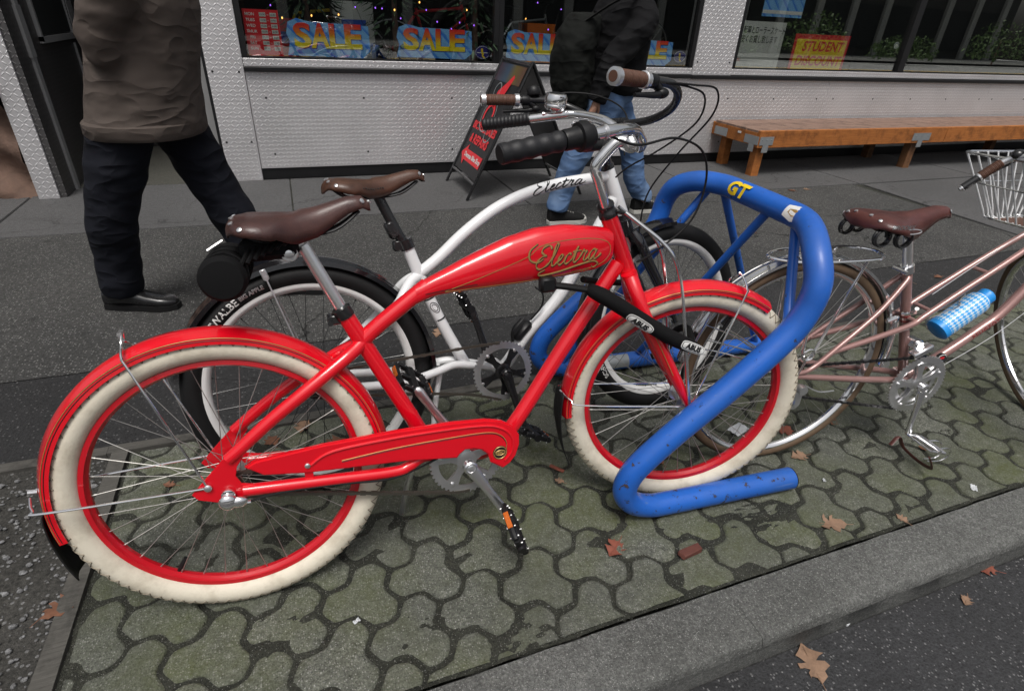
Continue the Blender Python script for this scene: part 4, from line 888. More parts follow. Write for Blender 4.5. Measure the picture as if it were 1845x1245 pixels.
q = S(.912, .923, -.1); m = MB(); m.lathe([(.0035, 0), (.0038, .001), (.0038, .022), (.003, .024)], (0, 0, .004), (1, .3, 0), 10); m.lathe([(.0037, 0), (.0037, .006)], (.023, .0069, .004), (1, .3, 0), 10, m=1); o = m.build('cigarette_butt', ['white_litter', 'leaf_tan']); o.location = (q.x, q.y, -.1); tag(o, 'white cigarette butt on the road beside the kerb', 'cigarette butt')
for fx, fy, sz, rot, lab in ((.824, 1.603, .075, .3, 'white scrap of paper behind the red front rim'), (-.33, .80, .016, .5, 'tiny white paper scrap below the red rear tyre'), (.42, 1.33, .02, 1.2, 'small white scrap on the pavers by the rack bend'), (1.02, 1.36, .014, 1., 'crumpled white scrap beside the red front tyre'), (1.50, 1.36, .03, .7, 'crumpled white paper under the copper pink pedal')):
    q = S(fx, fy); m = MB(); n = 6; vs = [(sz*(i/n-.5), sz*.6*(j/n-.5), .003+.006*random.random()) for i in range(n+1) for j in range(n+1)]
    m.add(vs, [(i*(n+1)+j, (i+1)*(n+1)+j, (i+1)*(n+1)+j+1, i*(n+1)+j+1) for i in range(n) for j in range(n)]); o = m.build('paper_scrap', 'white_litter', None, False); o.location = (q.x, q.y, 0); o.rotation_euler = (0, 0, rot); tag(o, lab, 'litter', 'scraps of paper')
# ================================================================ bicycle components
I4 = Matrix.Identity(4)
def wheel(root, M4, R, tw, r_in, r_out, hw, tyre, rim, spk, nsp=36, hubw=.032, hubr=.022, valve=None, tread=None, wall=None, label=None):
    w = empty('wheel', M4, root); n = 18
    if label: w['label'] = label
    m = MB(); prof = []
    for k in range(n):
        q = 2*PI*k/n; prof.append((R-tw+tw*math.cos(q), tw*math.sin(q)*1.02))
    m.arc((0, 0), prof, 0, 2*PI, 120, full=True)
    if wall:
        m.m = [1 if .70 < abs(math.sin(2*PI*((i % n)+.5)/n)) and True else 0 for i in range(len(m.f))]
    ty = m.build('tyre', [tyre]+([wall] if wall else []), w)
    if tread:
        m = MB(); N = 84
        for side in (-1, 1):
            for i in range(N):
                a0 = 2*PI*i/N; da = 2*PI/N; pts = []
                for (fa, q) in [(a_[0]+(b_[0]-a_[0])*k_/4, a_[1]+(b_[1]-a_[1])*k_/4) for a_, b_ in (((0., 34), (.5, 72)), ((.5, 72), (1., 34)), ((1., 34), (.75, 14))) for k_ in range(5)]:
                    qq = math.radians(q); r = R-tw+(tw+.0002)*math.cos(qq); ww = side*(tw+.0002)*math.sin(qq)*1.02; a = a0+da*fa; pts.append((r*math.cos(a), -ww, r*math.sin(a)))
                m.tube(pts, .0015, 3, cap=False)
        tag(m.build('tread', tread, ty, False), kind='stuff')
    m = MB(); m.arc((0, 0), [(r_out, -hw), (r_out, -hw+.003), (r_out-.006, -hw+.004), (r_out-.007, hw-.004), (r_out, hw-.003), (r_out, hw), (r_out-.010, hw*1.02), ((r_in+r_out)/2-.002, hw*.95), (r_in+.003, hw*.62), (r_in, hw*.3), (r_in, -hw*.3), (r_in+.003, -hw*.62), ((r_in+r_out)/2-.002, -hw*.95), (r_out-.010, -hw*1.02)], 0, 2*PI, 120, full=True)
    m.build('rim', rim, w, True, 30)
    m = MB(); m.lathe([(.006, -hubw-.028), (.006, -hubw-.012), (.012, -hubw-.010), (.013, -hubw-.004), (hubr+.004, -hubw-.001), (hubr+.004, -hubw+.002), (hubr*.8, -hubw+.006), (hubr*.75, 0), (hubr*.8, hubw-.006), (hubr+.004, hubw-.002), (hubr+.004, hubw+.001), (.013, hubw+.004), (.012, hubw+.010), (.006, hubw+.012), (.006, hubw+.028)], (0, 0, 0), (0, 1, 0), 20); m.build('hub', 'alloy', w)
    ms = []
    for sd in (-1, 1):
        for ld in (-1, 1):
            q = ld*math.radians(66); a = (hubr*math.cos(q), sd*hubw, hubr*math.sin(q)); b = (r_in+.004, sd*.002, 0)
            k = MB(); k.tube([a, b], .00088, 5); k.tube([tuple(np.array(b)+(np.array(a)-np.array(b))*.045), b], .0017, 5); ms.append(k.mesh('spoke', spk))
    for i in range(nsp):
        s_ = link(bpy.data.objects.new('spoke', ms[i % 4]), w); s_.rotation_euler = (0, 2*PI*i/nsp+.05, 0)
    if valve is not None:
        k = MB(); k.tube([(r_in+.004, 0, 0), (r_in-.012, 0, 0)], .004, 8); k.tube([(r_in-.008, 0, 0), (r_in-.036, 0, 0)], .0052, 8); v = k.build('valve', 'black_plastic', w); v.rotation_euler = (0, -valve, 0)
    return w
def fender_prof(ro, hw, depth, th=.0016):
    pr = [(ro-depth, hw), (ro-depth*.45, hw*.98), (ro-.008, hw*.72), (ro-.001, hw*.28), (ro-.001, -hw*.28), (ro-.008, -hw*.72), (ro-depth*.45, -hw*.98), (ro-depth, -hw)]
    return pr+[(r-th*1.2 if abs(w) < hw*.8 else r, w*(1-th/hw*1.2)) for r, w in reversed(pr)]
def fender(root, M4, ro, hw, depth, a0, a1, mat, stripe=None, name='fender'):
    m = MB(); m.arc((0, 0), fender_prof(ro, hw, depth), a0, a1, 80); m.xf(M4); f = m.build(name, mat, root, True, 50)
    if stripe:
        for sd in (1, -1):
            m = MB(); N = 70; rs, ws = ro-depth*.52, sd*(hw*.985+.0006)
            m.tube([(rs*math.cos(a), -ws, rs*math.sin(a)) for a in np.linspace(a0+.01, a1-.01, N)], .0008, 4); m.xf(M4); m.build('pinstripe', stripe, f)
            m = MB(); rs2 = rs-.005; m.tube([(rs2*math.cos(a), -ws, rs2*math.sin(a)) for a in np.linspace(a0+.01, a1-.01, N)], .0008, 4); m.xf(M4); m.build('pinstripe', 'black_print', f)
    return f
def rod(root, pts, r, mat, name='stay', n=5, seg=8, parent=None):
    m = MB(); m.tube(cr(pts, n) if len(pts) > 2 else pts, r, seg); return m.build(name, mat, parent or root)
def saddle(root, M4, mat, L=.275, W=.083, flap=.050, holes=False, rivet='alloy', springs=True):
    ns, nt_ = 26, 19; S_ = np.linspace(0, 1, ns)**1.35
    hw = np.interp(S_, [0, .015, .045, .09, .16, .24, .34, .48, .62, .80, .93, 1.0], [.22*W, .46*W, .70*W, .88*W, .98*W, W, .86*W, .54*W, .36*W, .27*W, .25*W, .14*W])
    cz = np.interp(S_, [0, .02, .06, .15, .4, .6, .85, .95, 1.0], [-.024, -.013, -.004, 0., -.007, -.004, .010, .008, -.006])
    sk = np.interp(S_, [0, .06, .12, .3, .45, .6, .8, .95, 1], [.008, .018, .026, .036, flap*1.08, flap, .032, .020, .014])
    vs = []; fs = []
    for i in range(ns):
        for j in range(nt_):
            a = -PI/2+PI*j/(nt_-1); sn = math.copysign(abs(math.sin(a))**.75, math.sin(a)); y = hw[i]*sn
            dip = -.005*math.exp(-(y/.02)**2)*(1 if .1 < S_[i] < .5 else 0)
            vs.append((S_[i]*L, y, cz[i]-sk[i]*(1-abs(math.cos(a))**.55)*(1.)+dip-(.010*(abs(sn)**2) if S_[i] < .3 else .004*abs(sn)**2)))
    for i in range(ns-1):
        for j in range(nt_-1): fs.append((i*nt_+j, i*nt_+j+1, (i+1)*nt_+j+1, (i+1)*nt_+j))
    m = MB(); m.add(vs, fs); b = len(m.v)
    # closed ends
    m.f.append(tuple(range(nt_-1, -1, -1))); m.m.append(0); m.f.append(tuple((ns-1)*nt_+j for j in range(nt_))); m.m.append(0)
    m.xf(M4); o = m.build('saddle', mat, root, True, 60)
    md = o.modifiers.new('thick', 'SOLIDIFY'); md.thickness = .0045; md.offset = -1
    def put(k): return tuple(M4 @ Vector(k))
    def rv(s_, t_, r):
        i = min(ns-1, int(np.argmin(abs(S_-s_)))); j = int(round((t_+1)/2*(nt_-1))); p = Vector(vs[i*nt_+j]); q = Vector(vs[i*nt_+min(nt_-1, j+1)])-p; e = Vector(vs[min(ns-1, i+1)*nt_+j])-p if i < ns-1 else p-Vector(vs[(i-1)*nt_+j])
        nn = e.cross(q)
        if nn.length < 1e-9: nn = Vector((0, 0, 1))
        nn.normalize()
        if nn.z < 0 and abs(t_) < .9: nn = -nn
        k = MB(); k.lathe([(r, -.001), (r, .0012), (r*.6, .0022)], p+nn*.0004, nn, 10); k.xf(M4); k.build('rivet', rivet, o)
    for t_ in (-.78, -.45, -.12, .22, .55, .84): rv(.05 if abs(t_) < .6 else .10, t_, .0052)
    rv(.93, -.62, .0055); rv(.93, .62, .0055); rv(.985, 0., .0045)
    if holes:
        k = MB()
        for i in range(9):
            s_ = .36+.025*i
            for sd in (-1, 1):
                ii = int(np.argmin(abs(S_-s_))); p = vs[ii*nt_+(nt_-2 if sd > 0 else 1)]; k.sphere((s_*L, p[1]*1.01, p[2]+.004), .0024, 6, 4)
        k.xf(M4); k.build('lacing_hole', 'black_print', o)
    if springs:
        k = MB()
        for sd in (-1, 1):
            k.tube(cr([(.03, sd*.055, -.03), (.06, sd*.045, -.052), (.12, sd*.022, -.058), (.20, sd*.02, -.052), (.255, sd*.008, -.022)], 5), .0035, 8)
        k.tube([(.02, -.06, -.024), (.015, 0, -.030), (.02, .06, -.024)], .004, 8); k.xf(M4); k.build('rail', 'black_metal', o)
    return o
def chainring(root, c, w, R, nt_, mat, arms=5, arm_mat=None, hole_r=None, name='chainring', ph=0.):
    m = MB(); n = nt_*4; ro = []
    for i in range(n): a = 2*PI*i/n; q = (R, R+.0048, R+.0048, R)[i % 4]; ro.append((q*math.cos(a), q*math.sin(a)))
    ri = R*.80; vs = []
    for y in (w-.0018, w+.0018):
        for x, z in ro: vs.append(P(c[0]+x, c[1]+z, y))
        for i in range(n): a = 2*PI*i/n; vs.append(P(c[0]+ri*math.cos(a), c[1]+ri*math.sin(a), y))
    fs = []
    for i in range(n):
        j = (i+1) % n; fs += [(i, j, n+j, n+i), (2*n+j, 2*n+i, 3*n+i, 3*n+j), (j, i, 2*n+i, 2*n+j), (n+i, n+j, 3*n+j, 3*n+i)]
    m.add(vs, fs)
    cr_ = m.build(name, mat, root, False)
    for k in range(arms):
        a = ph+2*PI*k/arms; mm = MB(); d = np.array([math.cos(a), math.sin(a)]); p = np.array([-d[1], d[0]]); c_ = np.array(c)
        poly = [c_+d*.018-p*.013, c_+d*R*.45-p*.0085, c_+d*(R*.79)-p*.016, c_+d*(R*.84), c_+d*(R*.79)+p*.016, c_+d*R*.45+p*.0085, c_+d*.018+p*.013]
        mm.prism([tuple(q) for q in poly], -(w-.003), -(w+.003)); mm.build('arm', arm_mat or mat, cr_, False)
        bo = MB(); bb = c_+d*R*.80; bo.lathe([(.005, 0), (.005, .004), (.003, .005)], P(bb[0], bb[1], w+.002), (0, -1, 0), 8); bo.build('bolt', 'alloy', cr_)
    mm = MB(); mm.lathe([(.026, -.003), (.026, .003), (.02, .005)], P(c[0], c[1], w), (0, -1, 0), 20); mm.build('spider', arm_mat or mat, cr_)
    return cr_
def crank_arm(root, c, e, w0, w1, mat, name='crank_arm'):
    m = MB(); a = np.array(P(c[0], c[1], w0)); b = np.array(P(e[0], e[1], w1)); n = 9; pts = [a+(b-a)*t for t in np.linspace(-.06, 1.05, n)]
    d2 = np.array([e[0]-c[0], e[1]-c[1]]); L_ = np.linalg.norm(d2); d2 /= L_; p2_ = np.array([-d2[1], d2[0]])
    prof = [(-.013, .004, .003), (-.010, .011, .007), (0, .0165, .0085), (.02, .0160, .0090), (.06, .0125, .0085), (L_*.6, .0110, .0078), (L_-.02, .0118, .0072), (L_, .0130, .0072), (L_+.010, .0095, .006), (L_+.014, .003, .003)]
    ss = 14; vs = []
    for a_, h_, t_ in prof:
        ww = w0+(w1-w0)*min(1, max(0, a_/L_))
        for k in range(ss):
            q = 2*PI*k/ss; x_, y_ = h_*math.copysign(abs(math.cos(q))**.8, math.cos(q)), t_*math.copysign(abs(math.sin(q))**.8, math.sin(q)); pp_ = d2*a_+p2_*x_; vs.append(P(c[0]+pp_[0], c[1]+pp_[1], ww+y_))
    m.add(vs, [(i*ss+k, i*ss+(k+1) % ss, (i+1)*ss+(k+1) % ss, (i+1)*ss+k) for i in range(len(prof)-1) for k in range(ss)]+[tuple(range(ss)), tuple(range((len(prof)-1)*ss+ss-1, (len(prof)-1)*ss-1, -1))]); o = m.build(name, mat, root, True, 50)
    m = MB(); sg = 1 if w0 > 0 else -1; m.lathe([(.017, -.008), (.017, .007), (.014, .010), (.011, .010), (.010, .004)], tuple(a), (0, -sg, 0), 18); m.build('axle_boss', mat, o)
    m = MB(); m.lathe([(.0098, 0), (.0098, .0012)], tuple(a+np.array([0, -sg*.0042, 0])), (0, -sg, 0), 14); m.build('bolt_hole', 'black_print', o); return o
def pedal(root, M4, mat='black_plastic', name='pedal', L=.095, W=.082, reflector=True):
    """M4: x across the foot (fore-aft), y along the axle, z up"""
    o = MB()
    for sd in (-1, 1):
        o.tube(cr([(sd*.046, -L/2, 0), (sd*.050, -L/4, 0), (sd*.050, L/4, 0), (sd*.040, L/2, 0)], 3), .0085, 8)
    for y in (-L/2, 0, L/2): o.box((0, y, 0), (W*.95, .011, .014), bev=.002)
    o.lathe([(.012, -L/2-.012), (.012, L/2), (.008, L/2+.004)], (0, 0, 0), (0, 1, 0), 12)
    o.xf(M4); pd = o.build(name, mat, root)
    k = MB()
    for x in (-.046, .046):
        for y in (-.04, -.014, .014, .04):
            for z in (-1, 1): k.lathe([(.0017, 0), (.0017, .0055)], (x, y, z*.006), (0, 0, z), 5)
    for y in (-L/2, L/2):
        for x in (-.018, .018):
            for z in (-1, 1): k.lathe([(.0017, 0), (.0017, .0055)], (x, y, z*.005), (0, 0, z), 5)
    k.xf(M4); k.build('pins', 'alloy', pd, False)
    if reflector:
        for sd in (-1, 1):
            k = MB(); k.box((sd*.0585, 0, 0), (.004, .042, .013), bev=.001); k.xf(M4); k.build('reflector', 'orange_reflector', pd, False)
    return pd
def chain(root, pts, mat='chain_steel', pitch=.0127):
    p = cr(pts, 8); d = np.r_[0, np.cumsum(np.linalg.norm(np.diff(p, axis=0), axis=1))]; n = int(d[-1]/pitch); m = MB()
    q = np.array([[np.interp(t, d, p[:, k]) for k in range(3)] for t in np.linspace(0, d[-1], n+1)])
    for i in range(n):
        a, b = q[i], q[i+1]; c = (a+b)/2; t = (b-a)/np.linalg.norm(b-a); ang = math.atan2(t[2], t[0]); rot = Matrix.Rotation(-ang, 3, 'Y')
        wdt = .0085 if i % 2 else .0055; m.box(tuple(c), (pitch*1.05, wdt, .0078 if i % 2 else .0066), rot)
    return m.build('chain', mat, root, False)
def grip(root, a, b, r, mat, name='grip', ribs=0, ends=None, finger=0., cap=None):
    a, b = np.array(a, float), np.array(b, float); n = 40; t = np.linspace(0, 1, n); R = np.full(n, r)
    if ribs: R = R+.0012*np.sign(np.sin(t*ribs*2*PI))*.5
    if finger: R = R+finger*np.sin(t*4.6*2*PI)*(t > .12)
    R[0] *= .86; R[-1] *= .92
    m = MB(); m.tube([a+(b-a)*q for q in t], R, 16); g = m.build(name, mat, root, True, 30)
    if ends:
        for c, sgn in ((a, 1), (b, -1)):
            d = (b-a)/np.linalg.norm(b-a)*sgn; k = MB(); k.lathe([(r*.8, -.004), (r*1.16, -.003), (r*1.18, .011), (r*1.02, .013)], c, d, 16); k.build('lock_ring', ends, g)
    if cap:
        d = (b-a)/np.linalg.norm(b-a); k = MB(); k.lathe([(r*.72, 0), (r*.72, .0012)], a-d*.0052, d, 14); k.build('end_plug', cap, g)
    return g
def tubes(root, name, mat, items, seg=14, parent=None):
    m = MB()
    for pts, r in items: m.tube(cr(pts, 6) if len(pts) > 2 else pts, r, seg)
    return m.build(name, mat, parent or root)

# ================================================================ red cruiser
R0 = frame(-.5875290, .8628334, .3713446, -.1825004)
red = empty('cruiser_bicycle', R0); tag(red, 'glossy red cruiser bicycle with cream tyres and tank, nearest the camera', 'bicycle')
fx_, fy_ = -.5875290+1.1540166*math.cos(.3713446), .8628334+1.1540166*math.sin(.3713446)
FWm = R0.inverted() @ frame(fx_, fy_, .3713446-.2523217, -.0807863)
T_ = Matrix.Translation
wheel(red, T_(P(0, .335, 0)), .335, .0292, .2630, .2795, .0150, 'cream_rubber', 'rim_red', 'spoke_steel', valve=-2.17, tread='tread_line')
wheel(red, FWm @ T_(P(0, .335, 0)), .335, .0292, .2630, .2795, .0150, 'cream_rubber', 'rim_red', 'spoke_steel', valve=1.2, tread='tread_line')
hT, hB = np.array([.927, .842]), np.array([.993, .687])
fr_items = [(PL((.286, .671), (.405, .408)), .0188), (PL((.405, .41), (.43, .355), (.47, .31)), .0185), (PL((.318, .614), (.352, .641), (.41, .681), (.47, .722)), .0182),
  (PL(tuple(hT+(hT-hB)*.02), tuple(hB)), .0212), (PL((.957, .728), (.80, .512), (.672, .332), (.60, .27), (.53, .275)), .0195)]
frm = tubes(red, 'frame', 'red_paint', fr_items, 18)
m = MB()
for sd in (1, -1):
    m.tube(cr(PL((.318, .612, 0), (.298, .598, sd*.012), (.262, .578, sd*.030), (.186, .533, sd*.050), (.104, .480, sd*.060), (.037, .430, sd*.0655), (.012, .412, sd*.066)), 6), [.016, .016, .0155, .015, .0142, .0135, .013], 14)
    m.tube(cr(PL((.028, .331, sd*.066), (.20, .314, sd*.064), (.345, .2985, sd*.060), (.385, .303, sd*.055), (.43, .312, sd*.042), (.53, .284, sd*.028)), 6), .0135, 14)
    m.prism([(-.068, .345), (-.035, .378), (-.005, .407), (.022, .432), (.044, .433), (.040, .410), (.026, .392), (.020, .370), (.028, .350), (.050, .343), (.052, .318), (.030, .314), (-.024, .316), (-.058, .330)], -sd*.0635, -sd*.0690, bev=.001)
m.tube(PL((.272, .585, -.03), (.272, .585, .03)), .009, 10)
m.lathe([(.022, -.036), (.022, .036)], P(.526, .282, 0), (0, 1, 0), 18)
m.build('stays', 'red_paint', red)
rod(red, PL((-.0, .0, 0), (0, 0, 0)), .001, 'alloy', 'axle_nut') if False else None
# tank
top = np.array([(.440, .7235), (.478, .741), (.51, .754), (.55, .772), (.59, .788), (.66, .815), (.732, .832), (.806, .835), (.883, .826), (.930, .818)])
bot = np.array([(.440, .681), (.465, .6905), (.49, .6965), (.54, .700), (.586, .7015), (.681, .704), (.797, .710), (.886, .719), (.915, .729), (.934, .742)])
def tank_tb(u): return np.interp(u, top[:, 0], top[:, 1]), np.interp(u, bot[:, 0], bot[:, 1])
def tank_hw(u): return np.interp(u, [.440, .50, .56, .66, .76, .85, .90, .93], [.0188, .022, .027, .034, .037, .034, .029, .022])
EXP = 2.45
def tank_w(u, v):
    t_, b_ = tank_tb(u); c, h = (t_+b_)/2, max((t_-b_)/2, .004); q = min(.995, abs((v-c)/h)); return tank_hw(u)*(1-q**EXP)**(1/EXP)
m = MB(); US = np.r_[np.linspace(.440, .93, 46)]; ns = 28; vs = []
for u in US:
    t_, b_ = tank_tb(u); c, h, w_ = (t_+b_)/2, (t_-b_)/2, tank_hw(u)
    for k in range(ns):
        a = 2*PI*k/ns; ca, sa = math.cos(a), math.sin(a); vs.append(P(u, c+h*math.copysign(abs(sa)**(2/EXP), sa), w_*math.copysign(abs(ca)**(2/EXP), ca)))
fs = [(i*ns+k, i*ns+(k+1) % ns, (i+1)*ns+(k+1) % ns, (i+1)*ns+k) for i in range(len(US)-1) for k in range(ns)]+[tuple(range(ns)), tuple(range((len(US)-1)*ns+ns-1, (len(US)-1)*ns-1, -1))]
m.add(vs, fs); tank = m.build('tank', 'red_paint', red)
def on_tank(pts, off=.0009, sd=1): return [P(u, v, sd*(tank_w(u, v)+off)) for u, v in pts]
def tank_line(name, pts, wid, mat, off=.0009, closed=False):
    for sd in (1, -1): m = MB(); m.ribbon(on_tank(cr(pts, 6, closed), off, sd), wid, (0, -sd, 0)); m.build(name, mat, tank, False)
tank_line('pinstripe', [(.505, .708), (.58, .731), (.66, .758), (.705, .775), (.735, .795), (.80, .803), (.87, .801), (.910, .789), (.920, .768), (.902, .742), (.85, .727), (.76, .716), (.66, .711), (.56, .7075), (.505, .7065)], .0015, 'gold_line')
tank_line('pinstripe', [(.46, .706), (.52, .7125), (.58, .7175)], .0016, 'black_print')
sc_ = .061
for sd in (1,):
    m = MB(); mk = MB()
    for st in script_strokes():
        pts = [(.716+x*sc_, .741+y*sc_*.88+.010*x/2.8) for x, y in st]
        n = len(pts); wd_ = [.0022]+[.0034+.0013*math.sin(i*.7) for i in range(n-2)]+[.0018]
        m.ribbon(on_tank(pts, .0014, sd), wd_, (0, -1, 0)); mk.ribbon(on_tank([(u+.0012, v-.0014) for u, v in pts], .0010, sd), [q+.0012 for q in wd_], (0, -1, 0))
    for pts in ([(.742, .738), (.727, .730), (.735, .724), (.78, .730), (.83, .742), (.868, .748), (.884, .740), (.874, .731), (.866, .737)], [(.725, .800), (.705, .785), (.704, .765), (.722, .757), (.738, .765)]):
        q = cr(pts, 5); m.ribbon(on_tank(q, .0014, sd), [.002, .004, .004, .0035, .002], (0, -1, 0)); mk.ribbon(on_tank([(u+.001, v-.0012) for u, v in q], .001, sd), [.003, .005, .005, .0045, .003], (0, -1, 0))
    m.build('lettering', 'gold_line', tank, False); mk.build('lettering_shadow', 'black_print', tank, False)
    m = MB(); me = text_mesh('MFG CO.', .0125, offset=.0003, shear=.15)
    m.add([on_tank([(.840+v.co.x, .7245+v.co.y+.1*v.co.x)], .0014, sd)[0] for v in me.vertices], [tuple(p.vertices) for p in me.polygons]); m.build('lettering', 'gold_line', tank, False)
# chain guard
G = [(.040, .388), (.063, .399), (.199, .4085), (.356, .4095), (.489, .405), (.570, .397), (.612, .386), (.642, .366), (.658, .338), (.658, .310), (.648, .280), (.632, .262), (.614, .252), (.582, .276), (.576, .300), (.560, .316), (.540, .323), (.519, .325), (.504, .315), (.498, .307), (.378, .326), (.160, .346), (.074, .361)]
m = MB(); m.prism(G, -.060, -.0735, bev=.004); gd = m.build('chain_guard', 'red_paint', red, True, 35)
ins = [(.17, .366), (.22, .389), (.356, .3935), (.489, .389), (.570, .381), (.605, .370), (.630, .350), (.640, .325), (.636, .296), (.618, .275)]
m = MB(); m.tube(cr(PL(*[(u, v, .0738) for u, v in ins]), 6), .0034, 8); m.build('moulding', 'red_paint', gd)
pn = [(.235, .362), (.356, .368), (.489, .367), (.570, .363), (.604, .352), (.622, .330), (.622, .305), (.612, .285)]
for dv, mt, r in ((0, 'gold_line', .0009), (-.0035, 'black_print', .0007)):
    m = MB(); m.tube(cr(PL(*[(u, v+dv, .0742) for u, v in pn]), 6), r, 5); m.build('pinstripe', mt, gd)
m = MB(); m.lathe([(.0185, 0), (.0185, .0012)], P(.606, .300, .0735), (0, -1, 0), 24); bdg = m.build('badge', 'black_print', gd)
for k in range(2):
    m = MB(); m.tube([P(.606+(.0165, .0125)[k]*math.cos(a)*(1 if k == 0 else .9), .300+(.0165, .0125)[k]*math.sin(a)*(1 if k == 0 else .55), .0752) for a in np.linspace(0, 2*PI, 20, endpoint=False)], .0011, 4, closed=True); m.build('badge_print', 'gold_line', bdg)
m = MB(); text_into(m, 'EBC', P(.606, .300, .0752), (1, 0, 0), (0, 0, 1), .014, offset=.0006); m.build('badge_print', 'gold_line', bdg, False)
m = MB(); m.lathe([(.006, 0), (.006, .003), (.004, .0045)], P(.163, .366, .0735), (0, -1, 0), 12); m.build('bolt', 'alloy', gd)
m = MB(); m.box(P(.163, .335, .066), (.018, .004, .06), bev=.001); m.build('bracket', 'red_paint', gd, False)
# transmission
cc = (.526, .282)
chainring(red, cc, .048, .088, 44, 'steel_grey', 5, hole_r=.02, ph=.35)
crank_arm(red, cc, (.606, .143), .082, .094, 'polished'); crank_arm(red, cc, (.446, .421), -.082, -.094, 'polished')
dv = np.array([.606-.526, .143-.282]); 
pedal(red, T_(P(.613, .125, .150)) @ Matrix.Rotation(.42, 4, 'X') @ Matrix.Rotation(1.15, 4, 'Y')); pedal(red, T_(P(.440, .430, -.150)) @ Matrix.Rotation(.25, 4, 'X') @ Matrix.Rotation(.7, 4, 'Y'))
chain(red, PL((0, .307, .048), (.10, .293, .048), (.30, .243, .048), (.44, .208, .048), (.50, .196, .048), (.53, .195, .048)))
chain(red, PL((0, .365, .048), (.2, .366, .048), (.45, .366, .048), (.526, .372, .048)))
m = MB(); m.lathe([(.03, -.002), (.03, .002)], P(0, .335, .048), (0, 1, 0), 20); m.build('sprocket', 'chain_steel', red)
rod(red, PL((.03, .308, .078), (.10, .314, .076), (.22, .304, .074), (.33, .290, .074), (.40, .293, .06), (.47, .31, .05)), .0026, 'black_plastic', 'gear_cable')
m = MB(); m.lathe([(.010, 0), (.014, .004), (.014, .010), (.009, .012)], P(0, .333, .069), (0, -1, 0), 14); m.sphere(P(-.002, .322, .086), .0185, 14, 10, (1.0, .55, 1.0)); m.sphere(P(.018, .318, .086), .014, 12, 8, (1.3, .6, .9)); m.tube(PL((.022, .315, .086), (.04, .311, .083)), .004, 8); m.build('gear_hub_box', 'chrome', red)
# fenders and stays
RA = T_(P(0, .335, 0)); FA = FWm @ T_(P(0, .335, 0))
fd = fender(red, RA, .3480, .0345, .028, math.radians(4), math.radians(191.5), 'red_paint', 'gold_line')
m = MB(); n = 12; a0, a1 = math.radians(180), math.radians(206); vs = []
for i in range(n+1):
    a = a0+(a1-a0)*i/n; q = i/n
    for j in range(7): tt = -1+2*j/6; r = .3505+.005*q+.010*(1-tt*tt)*q-.006*abs(tt); w_ = (.032+.012*q)*tt; vs.append((r*math.cos(a), -w_, .335+r*math.sin(a)))
m.add(vs, [(i*7+j, i*7+j+1, (i+1)*7+j+1, (i+1)*7+j) for i in range(n) for j in range(6)]); mf = m.build('mudflap', 'black_rubber', red); mf.modifiers.new('t', 'SOLIDIFY').thickness = .0025
for sd in (1, -1):
    rod(red, PL((-.035, .357, sd*.072), (-.118, .620, sd*.056), (-.131, .650, sd*.044), (-.135, .670, sd*.012), (-.132, .690, sd*.004)), .0026, 'chrome')
    rod(red, PL((-.035, .357, sd*.072), (-.318, .362, sd*.058), (-.345, .366, sd*.046), (-.356, .378, sd*.016)), .0026, 'chrome')
    m = MB(); m.lathe([(.0078, 0), (.0078, .004), (.005, .006)], P(-.035, .357, sd*.071), (0, -sd, 0), 10); m.build('stay_bolt', 'alloy', red)
m = MB(); m.lathe([(.004, 0), (.004, .016)], P(-.133, .672, 0), (-.4, 0, 1), 8); m.box(P(-.134, .690, 0), (.008, .022, .006)); m.build('stay_bolt', 'alloy', red)
m = MB(); m.lathe([(.005, 0), (.005, .016)], P(-.347, .382, 0), (-1, 0, .1), 8); m.build('stay_bolt', 'alloy', red)
fender(red, FA, .3480, .0345, .028, math.radians(57), math.radians(187), 'red_paint', 'gold_line')
m = MB(); n = 12; a0, a1 = math.radians(174), math.radians(209); vs = []
for i in range(n+1):
    a = a0+(a1-a0)*i/n; q = i/n
    for j in range(7): tt = -1+2*j/6; r = .3505+.016*q-.004*abs(tt); w_ = (.040+.020*min(1., q*2.2))*tt; vs.append((r*math.cos(a), -w_, .335+r*math.sin(a)))
m.add(vs, [(i*7+j, i*7+j+1, (i+1)*7+j+1, (i+1)*7+j) for i in range(n) for j in range(6)]); m.xf(FWm); mf = m.build('mudflap', 'black_rubber', red); mf.modifiers.new('t', 'SOLIDIFY').thickness = .0025
def fpts(*p): return [tuple(FWm @ Vector(P(*q))) for q in p]
for sd in (1, -1):
    rod(red, fpts((-.01, .345, sd*.066), (-.29, .350, sd*.058), (-.328, .360, sd*.046), (-.352, .372, sd*.012)), .0026, 'chrome')
    rod(red, fpts((.0, .345, sd*.066), (.088, .640, sd*.052), (.098, .672, sd*.042), (.098, .694, sd*.012), (.094, .702, sd*.002)), .0026, 'chrome')
